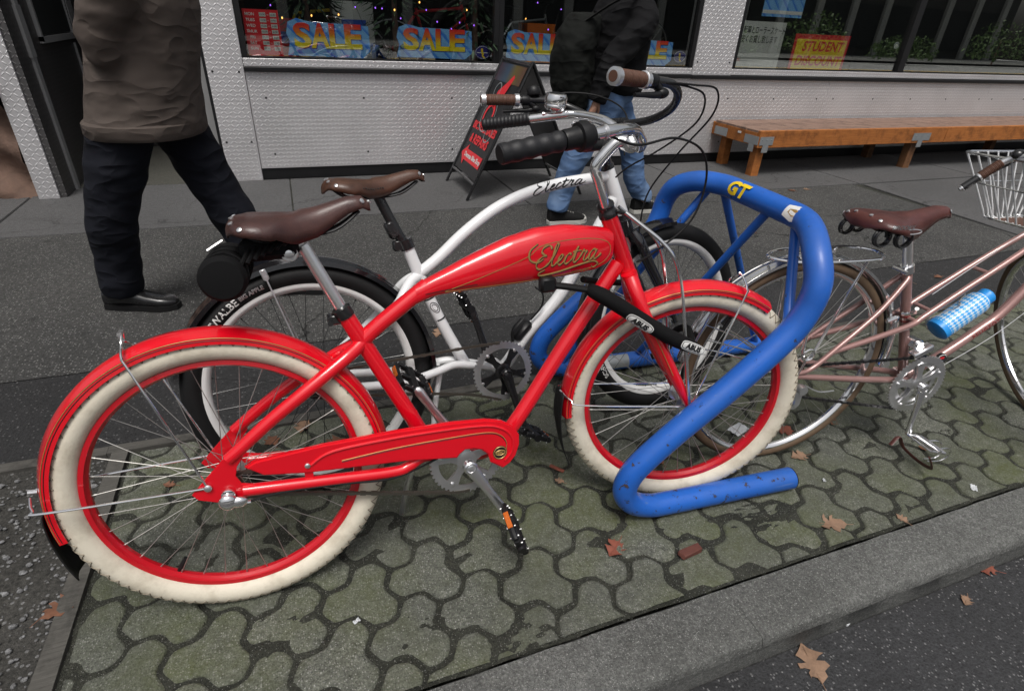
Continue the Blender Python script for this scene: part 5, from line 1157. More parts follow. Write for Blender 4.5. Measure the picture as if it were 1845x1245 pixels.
# fork with truss rods
crn = np.array([-.183, .665])
m = MB()
for sd in (1, -1):
    m.tube(cr(fpts((-.196, .690, sd*.012), (-.183, .655, sd*.036), (-.158, .600, sd*.050), (-.120, .540, sd*.056), (-.070, .455, sd*.059), (-.030, .390, sd*.061), (-.004, .348, sd*.062), (.004, .332, sd*.062)), 5), [.019, .0185, .018, .0175, .016, .0135, .0115, .0105], 14)
m.tube(fpts((-.199, .70, 0), (-.180, .655, 0)), .021, 16); m.build('fork', 'red_paint', red)
for sd in (1, -1):
    m = MB(); m.tube(cr(fpts((-.070, .448, sd*.0775), (-.120, .536, sd*.0745), (-.158, .597, sd*.0685)), 6), .0010, 4); m.build('pinstripe', 'gold_line', red)
    rod(red, fpts((-.236, .858, sd*.030), (-.198, .832, sd*.042), (-.145, .794, sd*.052), (-.106, .749, sd*.057), (-.080, .677, sd*.062), (-.045, .522, sd*.068), (-.020, .400, sd*.074), (-.004, .345, sd*.076)), .0046, 'chrome', 'truss_rod')
m = MB(); m.lathe([(.0225, 0), (.0225, .010)], tuple(R0.inverted() @ (R0 @ Vector(P(.9965, .679, 0)))), P(hT[0]-hB[0], hT[1]-hB[1]), 20); m.build('headset_ring', 'black_rubber', red)
hd = np.array(P(*(hT-hB))); hd /= np.linalg.norm(hd)
m = MB(); m.lathe([(.0225, 0), (.0235, .004), (.0235, .012), (.0205, .016), (.0205, .024), (.0225, .027), (.0215, .034), (.016, .040)], np.array(P(*hT))+hd*.003, hd, 20); m.box(tuple(np.array(P(*hT))+hd*.018+np.array([.03, 0, -.004])), (.035, .05, .008), Matrix.Rotation(.35, 3, 'Y'), bev=.002); m.build('headset', 'black_metal', red)
m = MB(); k = [(-.011, .02), (.011, .02), (.014, .006), (.0, -.022), (-.014, .006)]; ctr_ = np.array(P(.963, .764))+np.array([.0205, 0, .009]); m.add([ctr_+np.array([0, a, 0])+hd*b for a, b in k], [tuple(range(5))]); m.build('head_badge', 'alloy', red, False)
# stem and handlebar
sb_ = fpts((-.262, .835, -.024), (-.279, .872, -.010), (-.302, .925, 0), (-.310, .950, 0), (-.300, .972, 0), (-.268, 1.008, 0), (-.245, 1.012, 0))
m = MB(); m.tube(cr(sb_, 5), [.0112, .0112, .0115, .0135, .0145, .0140, .0135], 14); m.build('stem', 'chrome', red)
m = MB(); m.tube(fpts((-.238, 1.006, -.020), (-.238, 1.006, .020)), .0185, 16); m.build('stem_clamp', 'chrome', red)
BARH = [(-.238, 1.006, 0), (-.230, 1.004, .030), (-.226, 1.004, .048), (-.236, 1.020, .080), (-.265, 1.044, .125), (-.300, 1.051, .180), (-.345, 1.050, .225), (-.430, 1.0353, .2589), (-.490, 1.025, .2829), (-.548, 1.015, .306)]
bar = fpts(*([(u, v, -w) for u, v, w in reversed(BARH)]+BARH[1:]))
m = MB(); m.tube(cr(bar, 5), .0112, 14); m.build('handlebar', 'chrome', red)
m = MB(); m.tube(cr(fpts((-.33, 1.030, -.200), (-.285, 1.030, -.135), (-.245, 1.005, -.06)), 5), .007, 10); m.build('handlebar_brace', 'chrome', red)
def bp_(t, sd):  # point on the straight grip section, t=0 end .. 1 at the bend
    a = np.array(fpts((-.553, 1.014, sd*.3075))[0]); b = np.array(fpts((-.352, 1.0495, sd*.229))[0]); return a+(b-a)*t
grip(red, bp_(-.02, 1), bp_(.56, 1), .0180, 'grip_rubber', finger=.0009)
grip(red, bp_(.0, -1), bp_(.60, -1), .0160, 'grip_rubber', ribs=26)
d_ = bp_(1, 1)-bp_(0, 1); d_ /= np.linalg.norm(d_)
m = MB(); m.lathe([(.0175, 0), (.0190, .004), (.0195, .022), (.0205, .030), (.0265, .032), (.0275, .042), (.0270, .050), (.020, .054), (.019, .062)], bp_(.565, 1), d_, 20); sh = m.build('twist_shifter', 'black_plastic', red)
m = MB(); m.tube([tuple(bp_(.78, 1)+np.array([0, 0, -.018])), tuple(bp_(.92, 1)+np.array([0, 0, -.02]))], .011, 10); m.build('shifter_body', 'black_plastic', sh)
m = MB(); m.lathe([(.0135, 0), (.0135, .006)], bp_(.96, 1), d_, 16); m.build('clamp_ring', 'alloy', sh)
# bell on the left half
bc = np.array(fpts((-.372, 1.085, -.235))[0]); upv = np.array((FWm.to_3x3() @ Vector(P(0.05, 1, .1)))); upv /= np.linalg.norm(upv)
m = MB(); m.lathe([(.012, -.028), (.024, -.024), (.0275, -.018), (.0275, -.012), (.026, -.010), (.0285, -.008), (.0285, .006), (.0255, .013), (.0225, .0145)], bc, upv, 24); bl = m.build('bell', 'chrome', red)
m = MB(); m.lathe([(.0175, .0148), (.016, .0158), (.010, .017), (.002, .0175)], bc, upv, 20); m.build('bell_cap', 'black_plastic', bl)
m = MB(); m.lathe([(.009, -.045), (.009, -.025)], bc, upv, 10); m.tube([tuple(bc-upv*.034+np.array([.012, 0, 0])), tuple(bc-upv*.034+np.array([-.03, .008, .0]))], .004, 6); m.build('bell_mount', 'alloy', bl)
# cables: shifter loop and down the front
rod(red, [tuple(bp_(.95, 1))]+fpts((-.27, 1.02, .16), (-.17, 1.03, .10), (-.085, 1.00, .05), (-.055, .93, .03), (-.075, .84, .03), (-.15, .765, .03), (-.19, .735, .02)), .0026, 'black_rubber', 'cable', 8)
# seat post, clamp, saddle, bag
rod(red, PL((.286, .671), (.219, .832)), .0135, 'polished', 'seat_post', seg=16)
m = MB(); sd_ = np.array(P(.286-.405, .671-.408)); sd_ /= np.linalg.norm(sd_); m.lathe([(.0215, -.006), (.0222, 0), (.0222, .016), (.016, .020)], P(.2835, .676), sd_, 20); m.box(P(.262, .668, 0), (.03, .022, .022), bev=.003); m.tube(PL((.252, .664, -.02), (.252, .664, .02)), .006, 10); m.build('seat_clamp', 'black_metal', red)
m = MB(); m.lathe([(.016, -.028), (.018, -.024), (.018, .024), (.016, .028)], P(.192, .822, 0), (0, 1, 0), 18); m.lathe([(.010, .028), (.010, .034), (.005, .036)], P(.192, .822, 0), (0, -1, 0), 12); m.tube(PL((.192, .825, 0), (.222, .838, 0)), .012, 10); m.build('saddle_clamp', 'alloy', red)
SM = T_(P(.082, .900, 0)) @ Matrix.Rotation(-math.radians(3.5), 4, 'Y')
saddle(red, SM, 'leather_brown', .278, .086, .052)
bag = empty('saddle_roll', T_(P(.072, .793, 0)), red)
m = MB(); m.lathe([(.012, -.092), (.036, -.090), (.0425, -.082), (.0435, -.074), (.0405, -.070), (.0405, .070), (.0435, .074), (.0425, .082), (.036, .090), (.012, .092)], (0, 0, 0), (0, 1, 0), 26); m.build('roll', 'fabric_black', bag)
m = MB()
for y in (-.045, .0, .045): m.tube([(.0418*math.cos(a), y, .0418*math.sin(a)) for a in np.linspace(0, 2*PI, 22, endpoint=False)], .0028, 6, closed=True)
for k in range(7): m.tube(cr([(.03+.014*k, .06, .015+.006*k), (.05+.013*k, .03, .045+.003*k), (.05+.013*k, -.03, .045+.003*k), (.03+.014*k, -.06, .015+.006*k)], 4), .0042, 6)
m.build('strap', 'fabric_black', bag)
m = MB(); m.tube([(-.018, -.065, .052), (.010, -.060, .068)], .0028, 6); m.build('buckle', 'alloy', bag)
m = MB(); m.box((.085, 0, .04), (.11, .07, .045), bev=.012); m.build('tool_pouch', 'fabric_black', bag)
# kickstand under the guard
rod(red, PL((.44, .30, -.03), (.40, .18, -.085), (.375, .012, -.155)), .0085, 'alloy', 'kickstand', seg=10)
# ================================================================ white cruiser
W0m = frame(-.5183, 1.2351, .425, -.24)
white = empty('cruiser_bicycle', W0m); tag(white, 'white cruiser bicycle with black tyres and black fenders behind the red one', 'bicycle')
WFm = W0m.inverted() @ frame(.5623, 1.7479, .50, -.19)
def wpts(*p): return [tuple(WFm @ Vector(P(*q))) for q in p]
wheel(white, T_(P(0, .335, 0)), .335, .030, .2610, .2850, .0195, 'black_rubber', 'rim_white', 'black_metal')
wheel(white, WFm @ T_(P(0, .337, 0)), .337, .030, .2610, .2860, .0195, 'black_rubber', 'rim_white', 'black_metal')
wh, wb = np.array([.962, .863]), np.array([1.016, .722])
tubes(white, 'frame', 'white_paint', [
 (PL((.300, .689), (.346, .541), (.387, .433), (.444, .307)), .0175), (PL((.330, .606), (.389, .643), (.465, .702), (.552, .757), (.625, .790), (.699, .812), (.785, .828), (.872, .836), (.962, .842)), .0172),
 (PL(tuple(wh), tuple(wb)), .0215), (PL((.985, .770), (.90, .645), (.785, .484), (.661, .372), (.585, .285), (.555, .275)), .0195)], 18)
m = MB()
for sd in (1, -1):
    m.tube(cr(PL((.330, .600, 0), (.300, .588, sd*.014), (.275, .566, sd*.034), (.250, .535, sd*.045), (.183, .472, sd*.054), (.08, .395, sd*.064), (.005, .340, sd*.068)), 6), [.0165, .016, .015, .014, .013, .012, .012], 14)
    m.tube(cr(PL((.0, .332, sd*.068), (.10, .318, sd*.064), (.24, .304, sd*.056), (.34, .312, sd*.042), (.40, .318, sd*.026), (.46, .303, sd*.014), (.55, .276, 0)), 6), .0125, 14)
    m.prism([(-.022, .345), (.0, .358), (.025, .352), (.035, .332), (.010, .318), (-.018, .322)], -sd*.066, -sd*.0715)
m.lathe([(.021, -.036), (.021, .036)], P(.552, .275, 0), (0, 1, 0), 18); m.build('stays', 'white_paint', white)
# bands and emblem on the seat tube
def st_pt(t): return np.array(P(.346+(.387-.346)*t, .541+(.433-.541)*t))
for t_ in (.08, .70):
    a = st_pt(t_); d = st_pt(1)-st_pt(0); d /= np.linalg.norm(d); m = MB(); m.lathe([(.0181, 0), (.0181, .0045)], a, d, 20); m.build('band', 'black_print', white)
m = MB(); c_ = st_pt(.36); d = st_pt(1)-st_pt(0); d /= np.linalg.norm(d)
for r_ in (.013, .008): m.tube([tuple(c_+np.array([r_*math.cos(a)*abs(d[2]), -.0178+.004*(math.cos(a)**2)*(r_/.013), 0])+d*r_*1.3*math.sin(a)) for a in np.linspace(0, 2*PI, 20, endpoint=False)], .0012, 4, closed=True)
m.build('emblem', 'black_print', white)
# lettering on the top tube
axis_pts = cr([(.552, .757), (.625, .790), (.699, .812), (.785, .828), (.872, .836), (.962, .842)], 10)
def tt_axis(u): return np.interp(u, axis_pts[:, 0], axis_pts[:, 1])
m = MB()
for st in script_strokes(.3):
    pts = []
    for x, y in st:
        u = .690+x*.0635; dv = (y-.48)*.034; dv = max(-.0165, min(.0165, dv)); pts.append(P(u, tt_axis(u)+dv+.004, math.sqrt(max(1e-6, .0172**2-(dv+.004)**2))+.0008 if abs(dv+.004) < .0172 else .001))
    m.ribbon(pts, [.0015]+[.0042]*6+[.0015], (0, -1, 0))
m.build('lettering', 'black_print', white, False)
# cranks
cw_ = (.552, .275)
chainring(white, cw_, .046, .094, 46, 'alloy', 5, 'black_metal', ph=1.0)
crank_arm(white, cw_, (.592, .110), .078, .090, 'black_metal'); crank_arm(white, cw_, (.512, .440), -.078, -.090, 'black_metal')
pedal(white, T_(P(.595, .100, .140)) @ Matrix.Rotation(.5, 4, 'Y')); pedal(white, T_(P(.506, .455, -.140)) @ Matrix.Rotation(1.2, 4, 'Y'))
chain(white, PL((0, .370, .046), (.2, .372, .046), (.45, .372, .046), (.545, .370, .046))); chain(white, PL((0, .300, .046), (.2, .270, .046), (.42, .225, .046), (.54, .182, .046)))
m = MB(); m.lathe([(.036, -.004), (.036, .004)], P(0, .335, .046), (0, 1, 0), 20); m.box(P(-.005, .345, .085), (.05, .02, .045), bev=.006); m.sphere(P(-.012, .36, .092), .010, 8, 6, m=1); m.build('gear_hub', ['black_metal', 'leaf_green'], white)
rod(white, PL((.0, .40, .05), (.06, .43, .045), (.15, .475, .04), (.27, .56, .03)), .0026, 'black_rubber', 'gear_cable')
# fenders
WA = T_(P(0, .335, 0)); WFA = WFm @ T_(P(0, .337, 0))
fender(white, WA, .3535, .0375, .022, math.radians(-6), math.radians(168), 'fender_black'); fender(white, WFA, .3555, .0375, .022, math.radians(88), math.radians(196), 'fender_black')
for sd in (1, -1):
    rod(white, PL((-.0, .345, sd*.072), (-.076, .640, sd*.046)), .0022, 'alloy')
    m = MB(); m.box(P(-.080, .655, sd*.043), (.016, .006, .028), Matrix.Rotation(-.25, 3, 'Y'), bev=.002); m.lathe([(.006, 0), (.006, .004)], P(-.077, .645, sd*.045), (0, -sd, 0), 10); m.build('stay_clip', 'alloy', white)
    rod(white, wpts((.0, .345, sd*.068), (-.22, .47, sd*.05), (-.30, .52, sd*.042)), .0022, 'alloy')
# tyre lettering
def tyre_text(body, M4, Rc, a_mid, size, tw, R, mat='white_print'):
    me = text_mesh(body, size, offset=.0006); m = MB(); vs = []
    for v in me.vertices:
        r = Rc+v.co.y; a = a_mid-v.co.x/Rc; dr = r-(R-tw); w_ = math.sqrt(max(0., tw*tw-dr*dr))*1.02+.0007; vs.append((r*math.cos(a), -w_, r*math.sin(a)))
    m.add(vs, [tuple(p.vertices) for p in me.polygons]); m.xf(M4); return m
tyre_text('SCHWALBE', WA, .300, math.radians(134), .026, .030, .335).build('lettering', 'white_print', white, False)
tyre_text('BIG APPLE', WA, .300, math.radians(113.5), .015, .030, .335).build('lettering', 'steel_grey', white, False)
tyre_text('SCHWALBE', WFA, .300, math.radians(200), .024, .030, .337).build('lettering', 'white_print', white, False)
# fork, headset, stem, bars
m = MB()
for sd in (1, -1): m.tube(cr(wpts((-.166, .665, sd*.030), (-.150, .630, sd*.048), (-.122, .570, sd*.056), (-.070, .480, sd*.060), (-.020, .390, sd*.062), (.004, .340, sd*.064)), 5), [.020, .020, .018, .0165, .0135, .0115], 14)
m.tube(wpts((-.180, .705, 0), (-.163, .655, 0)), .022, 16); m.build('fork', 'fender_black', white)
whd = np.array(P(*(wh-wb))); whd /= np.linalg.norm(whd)
m = MB(); m.lathe([(.0225, 0), (.0225, .014), (.019, .018), (.019, .03)], np.array(P(*wh)), whd, 18); m.lathe([(.0225, -.012), (.0225, 0)], np.array(P(*wb)), whd, 18); m.build('headset', 'black_metal', white)
m = MB(); m.tube(cr(wpts((-.247, .880, -.01), (-.262, .93, 0), (-.245, .972, 0), (-.212, .990, 0)), 5), [.016, .017, .017, .018], 14); m.tube(wpts((-.209, .990, -.03), (-.209, .990, .03)), .020, 14); m.build('stem', 'black_metal', white)
WB2 = [(-.209, .990, 0), (-.200, .992, .06), (-.185, 1.000, .125), (-.185, 1.022, .195), (-.215, 1.052, .255), (-.270, 1.075, .293), (-.340, 1.082, .312), (-.420, 1.085, .335), (-.500, 1.088, .358)]
m = MB(); m.tube(cr(wpts(*([(u, v, -w) for u, v, w in reversed(WB2)]+WB2[1:])), 5), [.0113]*9+[.0135]+[.0113]*9, 14); m.build('handlebar', 'black_metal', white)
def wb_(t, sd):
    a = np.array(wpts((-.500, 1.088, sd*.358))[0]); b = np.array(wpts((-.300, 1.079, sd*.301))[0]); return a+(b-a)*t
for sd in (1, -1):
    grip(white, wb_(.02, sd), wb_(.60, sd), .0172, 'grip_leather', ribs=22, ends='alloy', cap='grip_leather')
    m = MB(); d = wb_(1, sd)-wb_(0, sd); d /= np.linalg.norm(d); m.lathe([(.016, 0), (.017, .004), (.017, .022), (.015, .026)], wb_(.66, sd), d, 16)
    dn = np.array((WFm.to_3x3() @ Vector(P(.5, -.75, 0)))); o_ = wb_(.72, sd); m.tube(cr([o_, o_+dn*.03+d*.02, o_+dn*.042-d*.01, o_+dn*.045-d*.06, o_+dn*.048-d*.10], 4), [.010, .010, .008, .006, .005], 10)
    m.sphere(tuple(o_+dn*.035+d*.02), .016, 10, 8, (1.2, 1, .8)); m.build('brake_lever', 'black_plastic', white)
m = MB(); c_ = wb_(.86, -1)+np.array([0, 0, .024]); m.lathe([(.020, -.012), (.0235, -.006), (.0235, .010), (.018, .017), (.004, .019)], c_, (0, .2, 1), 20); m.tube([c_-np.array([0, 0, .012]), c_-np.array([0, 0, .03])], .006, 8); m.build('bell', 'black_plastic', white)
rod(white, [tuple(wb_(.80, 1))]+wpts((-.235, 1.068, .315), (-.165, 1.045, .300), (-.135, .985, .245), (-.17, .92, .15), (-.215, .87, .06), (-.24, .84, .03)), .0026, 'black_rubber', 'cable', 8)
rod(white, [tuple(wb_(.82, 1))]+wpts((-.225, 1.072, .320), (-.145, 1.06, .320), (-.105, 1.0, .270), (-.12, .90, .16), (-.15, .78, .07), (-.16, .64, .05)), .0026, 'black_rubber', 'cable', 8)
rod(white, [tuple(wb_(.80, -1))]+wpts((-.22, 1.10, -.28), (-.13, 1.08, -.20), (-.12, 1.02, -.08), (-.17, .90, -.02)), .0026, 'black_rubber', 'cable', 8)
# seat
rod(white, PL((.300, .689), (.285, .709), (.236, .826)), .0145, 'black_metal', 'seat_post', seg=14)
m = MB(); sdw = np.array(P(.300-.346, .689-.541)); sdw /= np.linalg.norm(sdw); m.lathe([(.021, -.014), (.021, .014)], P(.299, .692), sdw, 18); m.box(P(.276, .690, .0), (.03, .025, .03), bev=.004); m.box(P(.262, .735, .0), (.030, .034, .05), Matrix.Rotation(-.35, 3, 'Y'), bev=.006); m.build('seat_clamp', 'black_metal', white)
m = MB(); m.box(P(.226, .832, 0), (.05, .045, .022), bev=.005); m.build('saddle_clamp', 'black_metal', white)
saddle(white, T_(P(.092, .884, 0)) @ Matrix.Rotation(math.radians(.5), 4, 'Y'), 'leather_tan', .275, .080, .046, holes=True)
# kickstand
rod(white, PL((.36, .315, -.02), (.30, .16, -.06), (.262, .010, -.105)), .009, 'white_paint', 'kickstand', seg=10)
rod(white, PL((.36, .315, .02), (.33, .18, .015), (.315, .06, .01)), .009, 'white_paint', 'kickstand', seg=10)
# strap bag on the down tube
m = MB(); m.box(P(.640, .385, .0), (.075, .055, .03), Matrix.Rotation(-.75, 3, 'Y'), bev=.01); m.tube(cr(PL((.665, .42, .02), (.70, .46, .03), (.705, .50, .035), (.68, .525, .035)), 5), .007, 8, flat=.4); m.tube(cr(PL((.60, .36, .02), (.60, .40, .03), (.63, .43, .03)), 4), .009, 8, flat=.4); m.build('strap_mount', 'black_plastic', white)

# ================================================================ copper pink mixte bicycle
K0 = frame(.844, 1.4729, .2478, -.0525)
pink = empty('mixte_bicycle', K0); tag(pink, 'copper pink step-through bicycle with chrome fenders at the right', 'bicycle')
kx, ky = .844+1.22*math.cos(.2478), 1.4729+1.22*math.sin(.2478)
KFm = K0.inverted() @ frame(kx, ky, 1.426, -.30)          # front wheel flopped to the left
def kpts(*p): return [tuple(KFm @ Vector(P(*q))) for q in p]
wheel(pink, T_(P(0, .345, 0)), .345, .0165, .303, .3215, .0115, 'black_rubber', 'chrome', 'spoke_steel', hubr=.019, hubw=.026, wall='tan_rubber')
wheel(pink, KFm @ T_(P(0, .345, 0)), .345, .0165, .303, .3215, .0115, 'black_rubber', 'chrome', 'spoke_steel', hubr=.019, hubw=.026, wall='tan_rubber')
kh, kb = np.array([.905, .835]), np.array([.955, .700])
tubes(pink, 'frame', 'pink_paint', [(PL((.341, .640), (.488, .255)), .0146), (PL((.488, .255), (.612, .329), (.726, .413), (.94, .720)), .001),
  (PL((.482, .258), (.942, .722)), .0158) if False else (PL((.488, .258), (.612, .331), (.726, .416), (.80, .486), (.945, .715)), .0158), (PL(tuple(kh), tuple(kb)), .0172)], 16)
m = MB()
for sd in (1, -1):
    m.tube(cr(PL((.010, .350, sd*.058), (.059, .362, sd*.054), (.136, .428, sd*.050), (.25, .523, sd*.036), (.330, .606, sd*.017), (.343, .622, sd*.010)), 6), [.008, .008, .0082, .0082, .0085, .0085], 12)
    m.tube(cr(PL((.008, .340, sd*.058), (.062, .330, sd*.054), (.25, .298, sd*.044), (.407, .274, sd*.034), (.485, .262, sd*.022)), 6), [.008, .009, .0105, .0105, .0105], 12)
    m.tube(cr(PL((.115, .410, sd*.051), (.25, .440, sd*.046), (.388, .474, sd*.038), (.43, .500, sd*.036), (.520, .562, sd*.034), (.70, .682, sd*.030), (.90, .812, sd*.014)), 6), .0092, 12)
m.tube(PL((.452, .515, -.036), (.452, .515, .036)), .006, 8); m.tube(PL((.62, .628, -.032), (.62, .628, .032)), .006, 8); m.tube(PL((.40, .486, .036), (.40, .486, -.036)), .007, 8)
m.lathe([(.019, -.036), (.019, .036)], P(.488, .258, 0), (0, 1, 0), 16); m.build('stays', 'pink_paint', pink)
for v_ in (.478, .494):
    t_ = (v_-.640)/(.255-.640); a = np.array(P(.341+(.488-.341)*t_, v_)); d = np.array(P(.147, -.385)); d /= np.linalg.norm(d); m = MB(); m.lathe([(.0151, 0), (.0151, .006)], a, d, 18); m.build('band', 'copper_stripe', pink)
# lettering and badge on the down tube
m = MB(); ex_ = np.array(P(.114, .085)); ex_ /= np.linalg.norm(ex_); ey_ = np.array([-ex_[2], 0, ex_[0]])
me = text_mesh('PEUGEOT', .020, offset=.0005, spacing=1.25); o_ = np.array(P(.735, .424, 0))
m.add([o_+ex_*v.co.x+ey_*v.co.y+np.array([0, -math.sqrt(max(1e-6, .0158**2-min(v.co.y**2, .0158**2*.98)))-.0008, 0]) for v in me.vertices], [tuple(p.vertices) for p in me.polygons]); bpy.data.meshes.remove(me)
m.build('lettering', 'copper_stripe', pink, False)
m = MB(); c_ = np.array(P(.598, .322, .0)); m.lathe([(.019, 0), (.019, .0014)], c_+np.array([0, -.0150, .004]), (-.25, -1, .35), 20); bd_ = m.build('badge', 'black_print', pink)
m = MB(); m.tube([tuple(c_+np.array([.0165*math.cos(a), -.0172-.002*math.sin(a), .004+.0155*math.sin(a)])) for a in np.linspace(0, 2*PI, 22, endpoint=False)], .0012, 4, closed=True); m.build('badge_print', 'white_print', bd_)
m = MB(); m.box(tuple(c_+np.array([0, -.0178, .006])), (.018, .001, .008)); m.build('badge_print', 'red_print', bd_, False)
# drive
kc = (.486, .262)
cr2 = chainring(pink, kc, .056, .100, 52, 'alloy', 5, ph=.5); chainring(pink, kc, .047, .078, 40, 'alloy', 5, ph=.5, name='inner_chainring')
crank_arm(pink, kc, (.489, .098), .080, .092, 'chrome'); crank_arm(pink, kc, (.483, .426), -.080, -.092, 'chrome')
chain(pink, PL((0, .372, .050), (.2, .366, .050), (.40, .362, .050), (.486, .362, .052)), 'black_metal'); chain(pink, PL((.0, .270, .050), (.15, .235, .05), (.35, .190, .05), (.48, .163, .052)), 'black_metal')
for r_, w_ in ((.044, .040), (.038, .045), (.032, .050), (.027, .055)): m = MB(); m.lathe([(r_, -.0012), (r_, .0012)], P(0, .345, w_), (0, 1, 0), 24); m.build('sprocket', 'chain_steel', pink)
m = MB(); m.box(P(.025, .275, .062), (.03, .025, .07), bev=.006); m.lathe([(.02, -.004), (.02, .004)], P(.03, .24, .055), (0, 1, 0), 14); m.lathe([(.015, 0), (.015, .02)], P(.02, .305, .07), (0, -1, 0), 12); m.build('rear_derailleur', 'alloy', pink)
m = MB(); m.box(P(.455, .385, .05), (.07, .03, .022), Matrix.Rotation(-.5, 3, 'Y'), bev=.004); m.box(P(.45, .40, .02), (.03, .05, .03), bev=.005); m.build('front_derailleur', 'chrome', pink)
for s_ in (1, -1): m = MB(); m.tube(cr(PL((.36, .505, s_*.02), (.375, .52, s_*.045), (.36, .54, s_*.06)), 4), .006, 8); m.tube(PL((.33, .50, s_*.03), (.30, .49, s_*.03)), .007, 8); m.build('brake_arm', 'chrome', pink)
rod(pink, PL((.46, .56, .01), (.70, .72, 0.), (.88, .84, 0)), .0012, 'alloy', 'brake_cable', seg=5); rod(pink, PL((.52, .25, .02), (.75, .40, .03), (.92, .56, .03)), .0012, 'alloy', 'brake_cable', seg=5); rod(pink, PL((.04, .31, .065), (.10, .28, .064), (.16, .275, .06)), .0024, 'alloy', 'gear_cable', seg=6)
# pedal with toe clip
PM = T_(P(.510, .085, .145)) @ Matrix.Rotation(.25, 4, 'Y')
m = MB(); m.lathe([(.009, -.05), (.011, -.03), (.010, 0), (.011, .03), (.009, .045)], (0, 0, 0), (0, 1, 0), 14)
for sx in (-1, 1): m.tube(cr([(sx*.032, -.046, 0), (sx*.036, -.02, 0), (sx*.036, .02, 0), (sx*.030, .046, 0)], 4), .004, 8)
for y in (-.046, .046): m.tube([(-.032, y, 0), (.032, y, 0)], .004, 8)
m.xf(PM); pp = m.build('pedal', 'chrome', pink)
m = MB()
for y in (-.022, .022): m.tube(cr([(.036, y, 0), (.085, y*.9, .004), (.112, y*.6, -.022), (.098, y*.4, -.052), (.045, y*.3, -.062)], 5), .0026, 6)
m.xf(PM); m.build('toe_clip', 'chrome', pp)
m = MB(); m.tube(cr([(-.03, -.05, -.02), (.0, -.055, -.055), (.02, 0, -.07), (.0, .055, -.055), (-.04, .06, -.02), (-.07, .05, -.05)], 5), .007, 8, flat=.3); m.xf(PM); m.build('strap', 'leather_red', pp)
# chrome fenders, rack
KA = T_(P(0, .345, 0)); fender(pink, KA, .3655, .0235, .014, math.radians(-4), math.radians(172), 'chrome'); fender(pink, KFm @ T_(P(0, .345, 0)), .3655, .0235, .014, math.radians(62), math.radians(200), 'chrome')
for sd in (1, -1): rod(pink, PL((.0, .345, sd*.062), (-.20, .47, sd*.04), (-.315, .52, sd*.024)), .0022, 'chrome'); rod(pink, PL((.0, .345, sd*.062), (-.24, .43, sd*.04), (-.345, .45, sd*.024)), .0022, 'chrome')
loop = [(.215, .0), (.19, .045), (.13, .062), (-.02, .062), (-.09, .050), (-.135, .020), (-.145, 0)]; full = loop+[(u, -w) for u, w in reversed(loop[1:-1])]
m = MB(); m.tube(cr([P(u, .702, w) for u, w in full], 4, closed=True), .0045, 8, closed=True); cr_ = m.build('carrier', 'chrome', pink)
for u in (-.05, .06): m = MB(); m.tube(cr(PL((u-.03, .702, .060), (u, .700, .0), (u+.03, .702, -.060)), 4), .0038, 8); m.build('cross_bar', 'chrome', cr_)
for sd in (1, -1):
    m = MB(); m.tube(cr(PL((.125, .702, sd*.060), (.055, .50, sd*.068), (.030, .425, sd*.070), (.012, .405, sd*.070), (-.006, .42, sd*.070), (-.012, .52, sd*.067), (-.030, .702, sd*.062)), 6), .0042, 8); m.build('carrier_stay', 'chrome', cr_)
    m = MB(); m.tube([P(.012+.018*math.cos(a), .422+.018*math.sin(a), sd*.0745) for a in np.linspace(0, 2*PI, 16, endpoint=False)], .003, 6, closed=True); m.tube(PL((.012, .405, sd*.07), (.004, .350, sd*.064)), .004, 8); m.build('carrier_ring', 'chrome', cr_)
# seat
rod(pink, PL((.345, .630), (.290, .770)), .0132, 'polished', 'seat_post', seg=16)
m = MB(); d = np.array(P(-.147, .385)); d /= np.linalg.norm(d); m.lathe([(.0185, -.012), (.0185, .012)], P(.3395, .646), d, 18); m.tube(PL((.318, .640, -.026), (.318, .640, .026)), .007, 10); m.build('seat_clamp', 'chrome', pink)
KS = T_(P(.110, .822, 0)) @ Matrix.Rotation(math.radians(0), 4, 'Y')
sdl = saddle(pink, KS, 'leather_red', .30, .102, .062, springs=False)
m = MB(); m.tube(cr([tuple(KS @ Vector((.11+.030*math.cos(a)-.02, -.0945+.0, -.034+.0065*math.sin(a)))) for a in np.linspace(0, 2*PI, 14, endpoint=False)], 2, closed=True), .0016, 6, closed=True); m.build('eyelet', 'alloy', sdl)
for sd in (1, -1):
    m = MB(); N = 90
    for (x0, y0) in ((.03, .055), (.085, .070)): m.tube([tuple(KS @ Vector((x0+.022*math.cos(a), sd*(y0+.0012*a), -.058+.022*math.sin(a)))) for a in np.linspace(0, 4.3*PI, 44)], .004, 7)
    m.tube(cr([tuple(KS @ Vector(q)) for q in ((.11, sd*.06, -.055), (.16, sd*.03, -.075), (.205, sd*.02, -.065), (.27, sd*.008, -.02))], 5), .004, 7); m.build('spring', 'black_metal', sdl)
m = MB(); text_into(m, 'BROOKS', KS @ Vector((.052, -.0995, -.0205)), (1, -.1, 0), (0, -.35, 1), .016, offset=.0006); m.build('lettering', 'alloy', sdl, False)
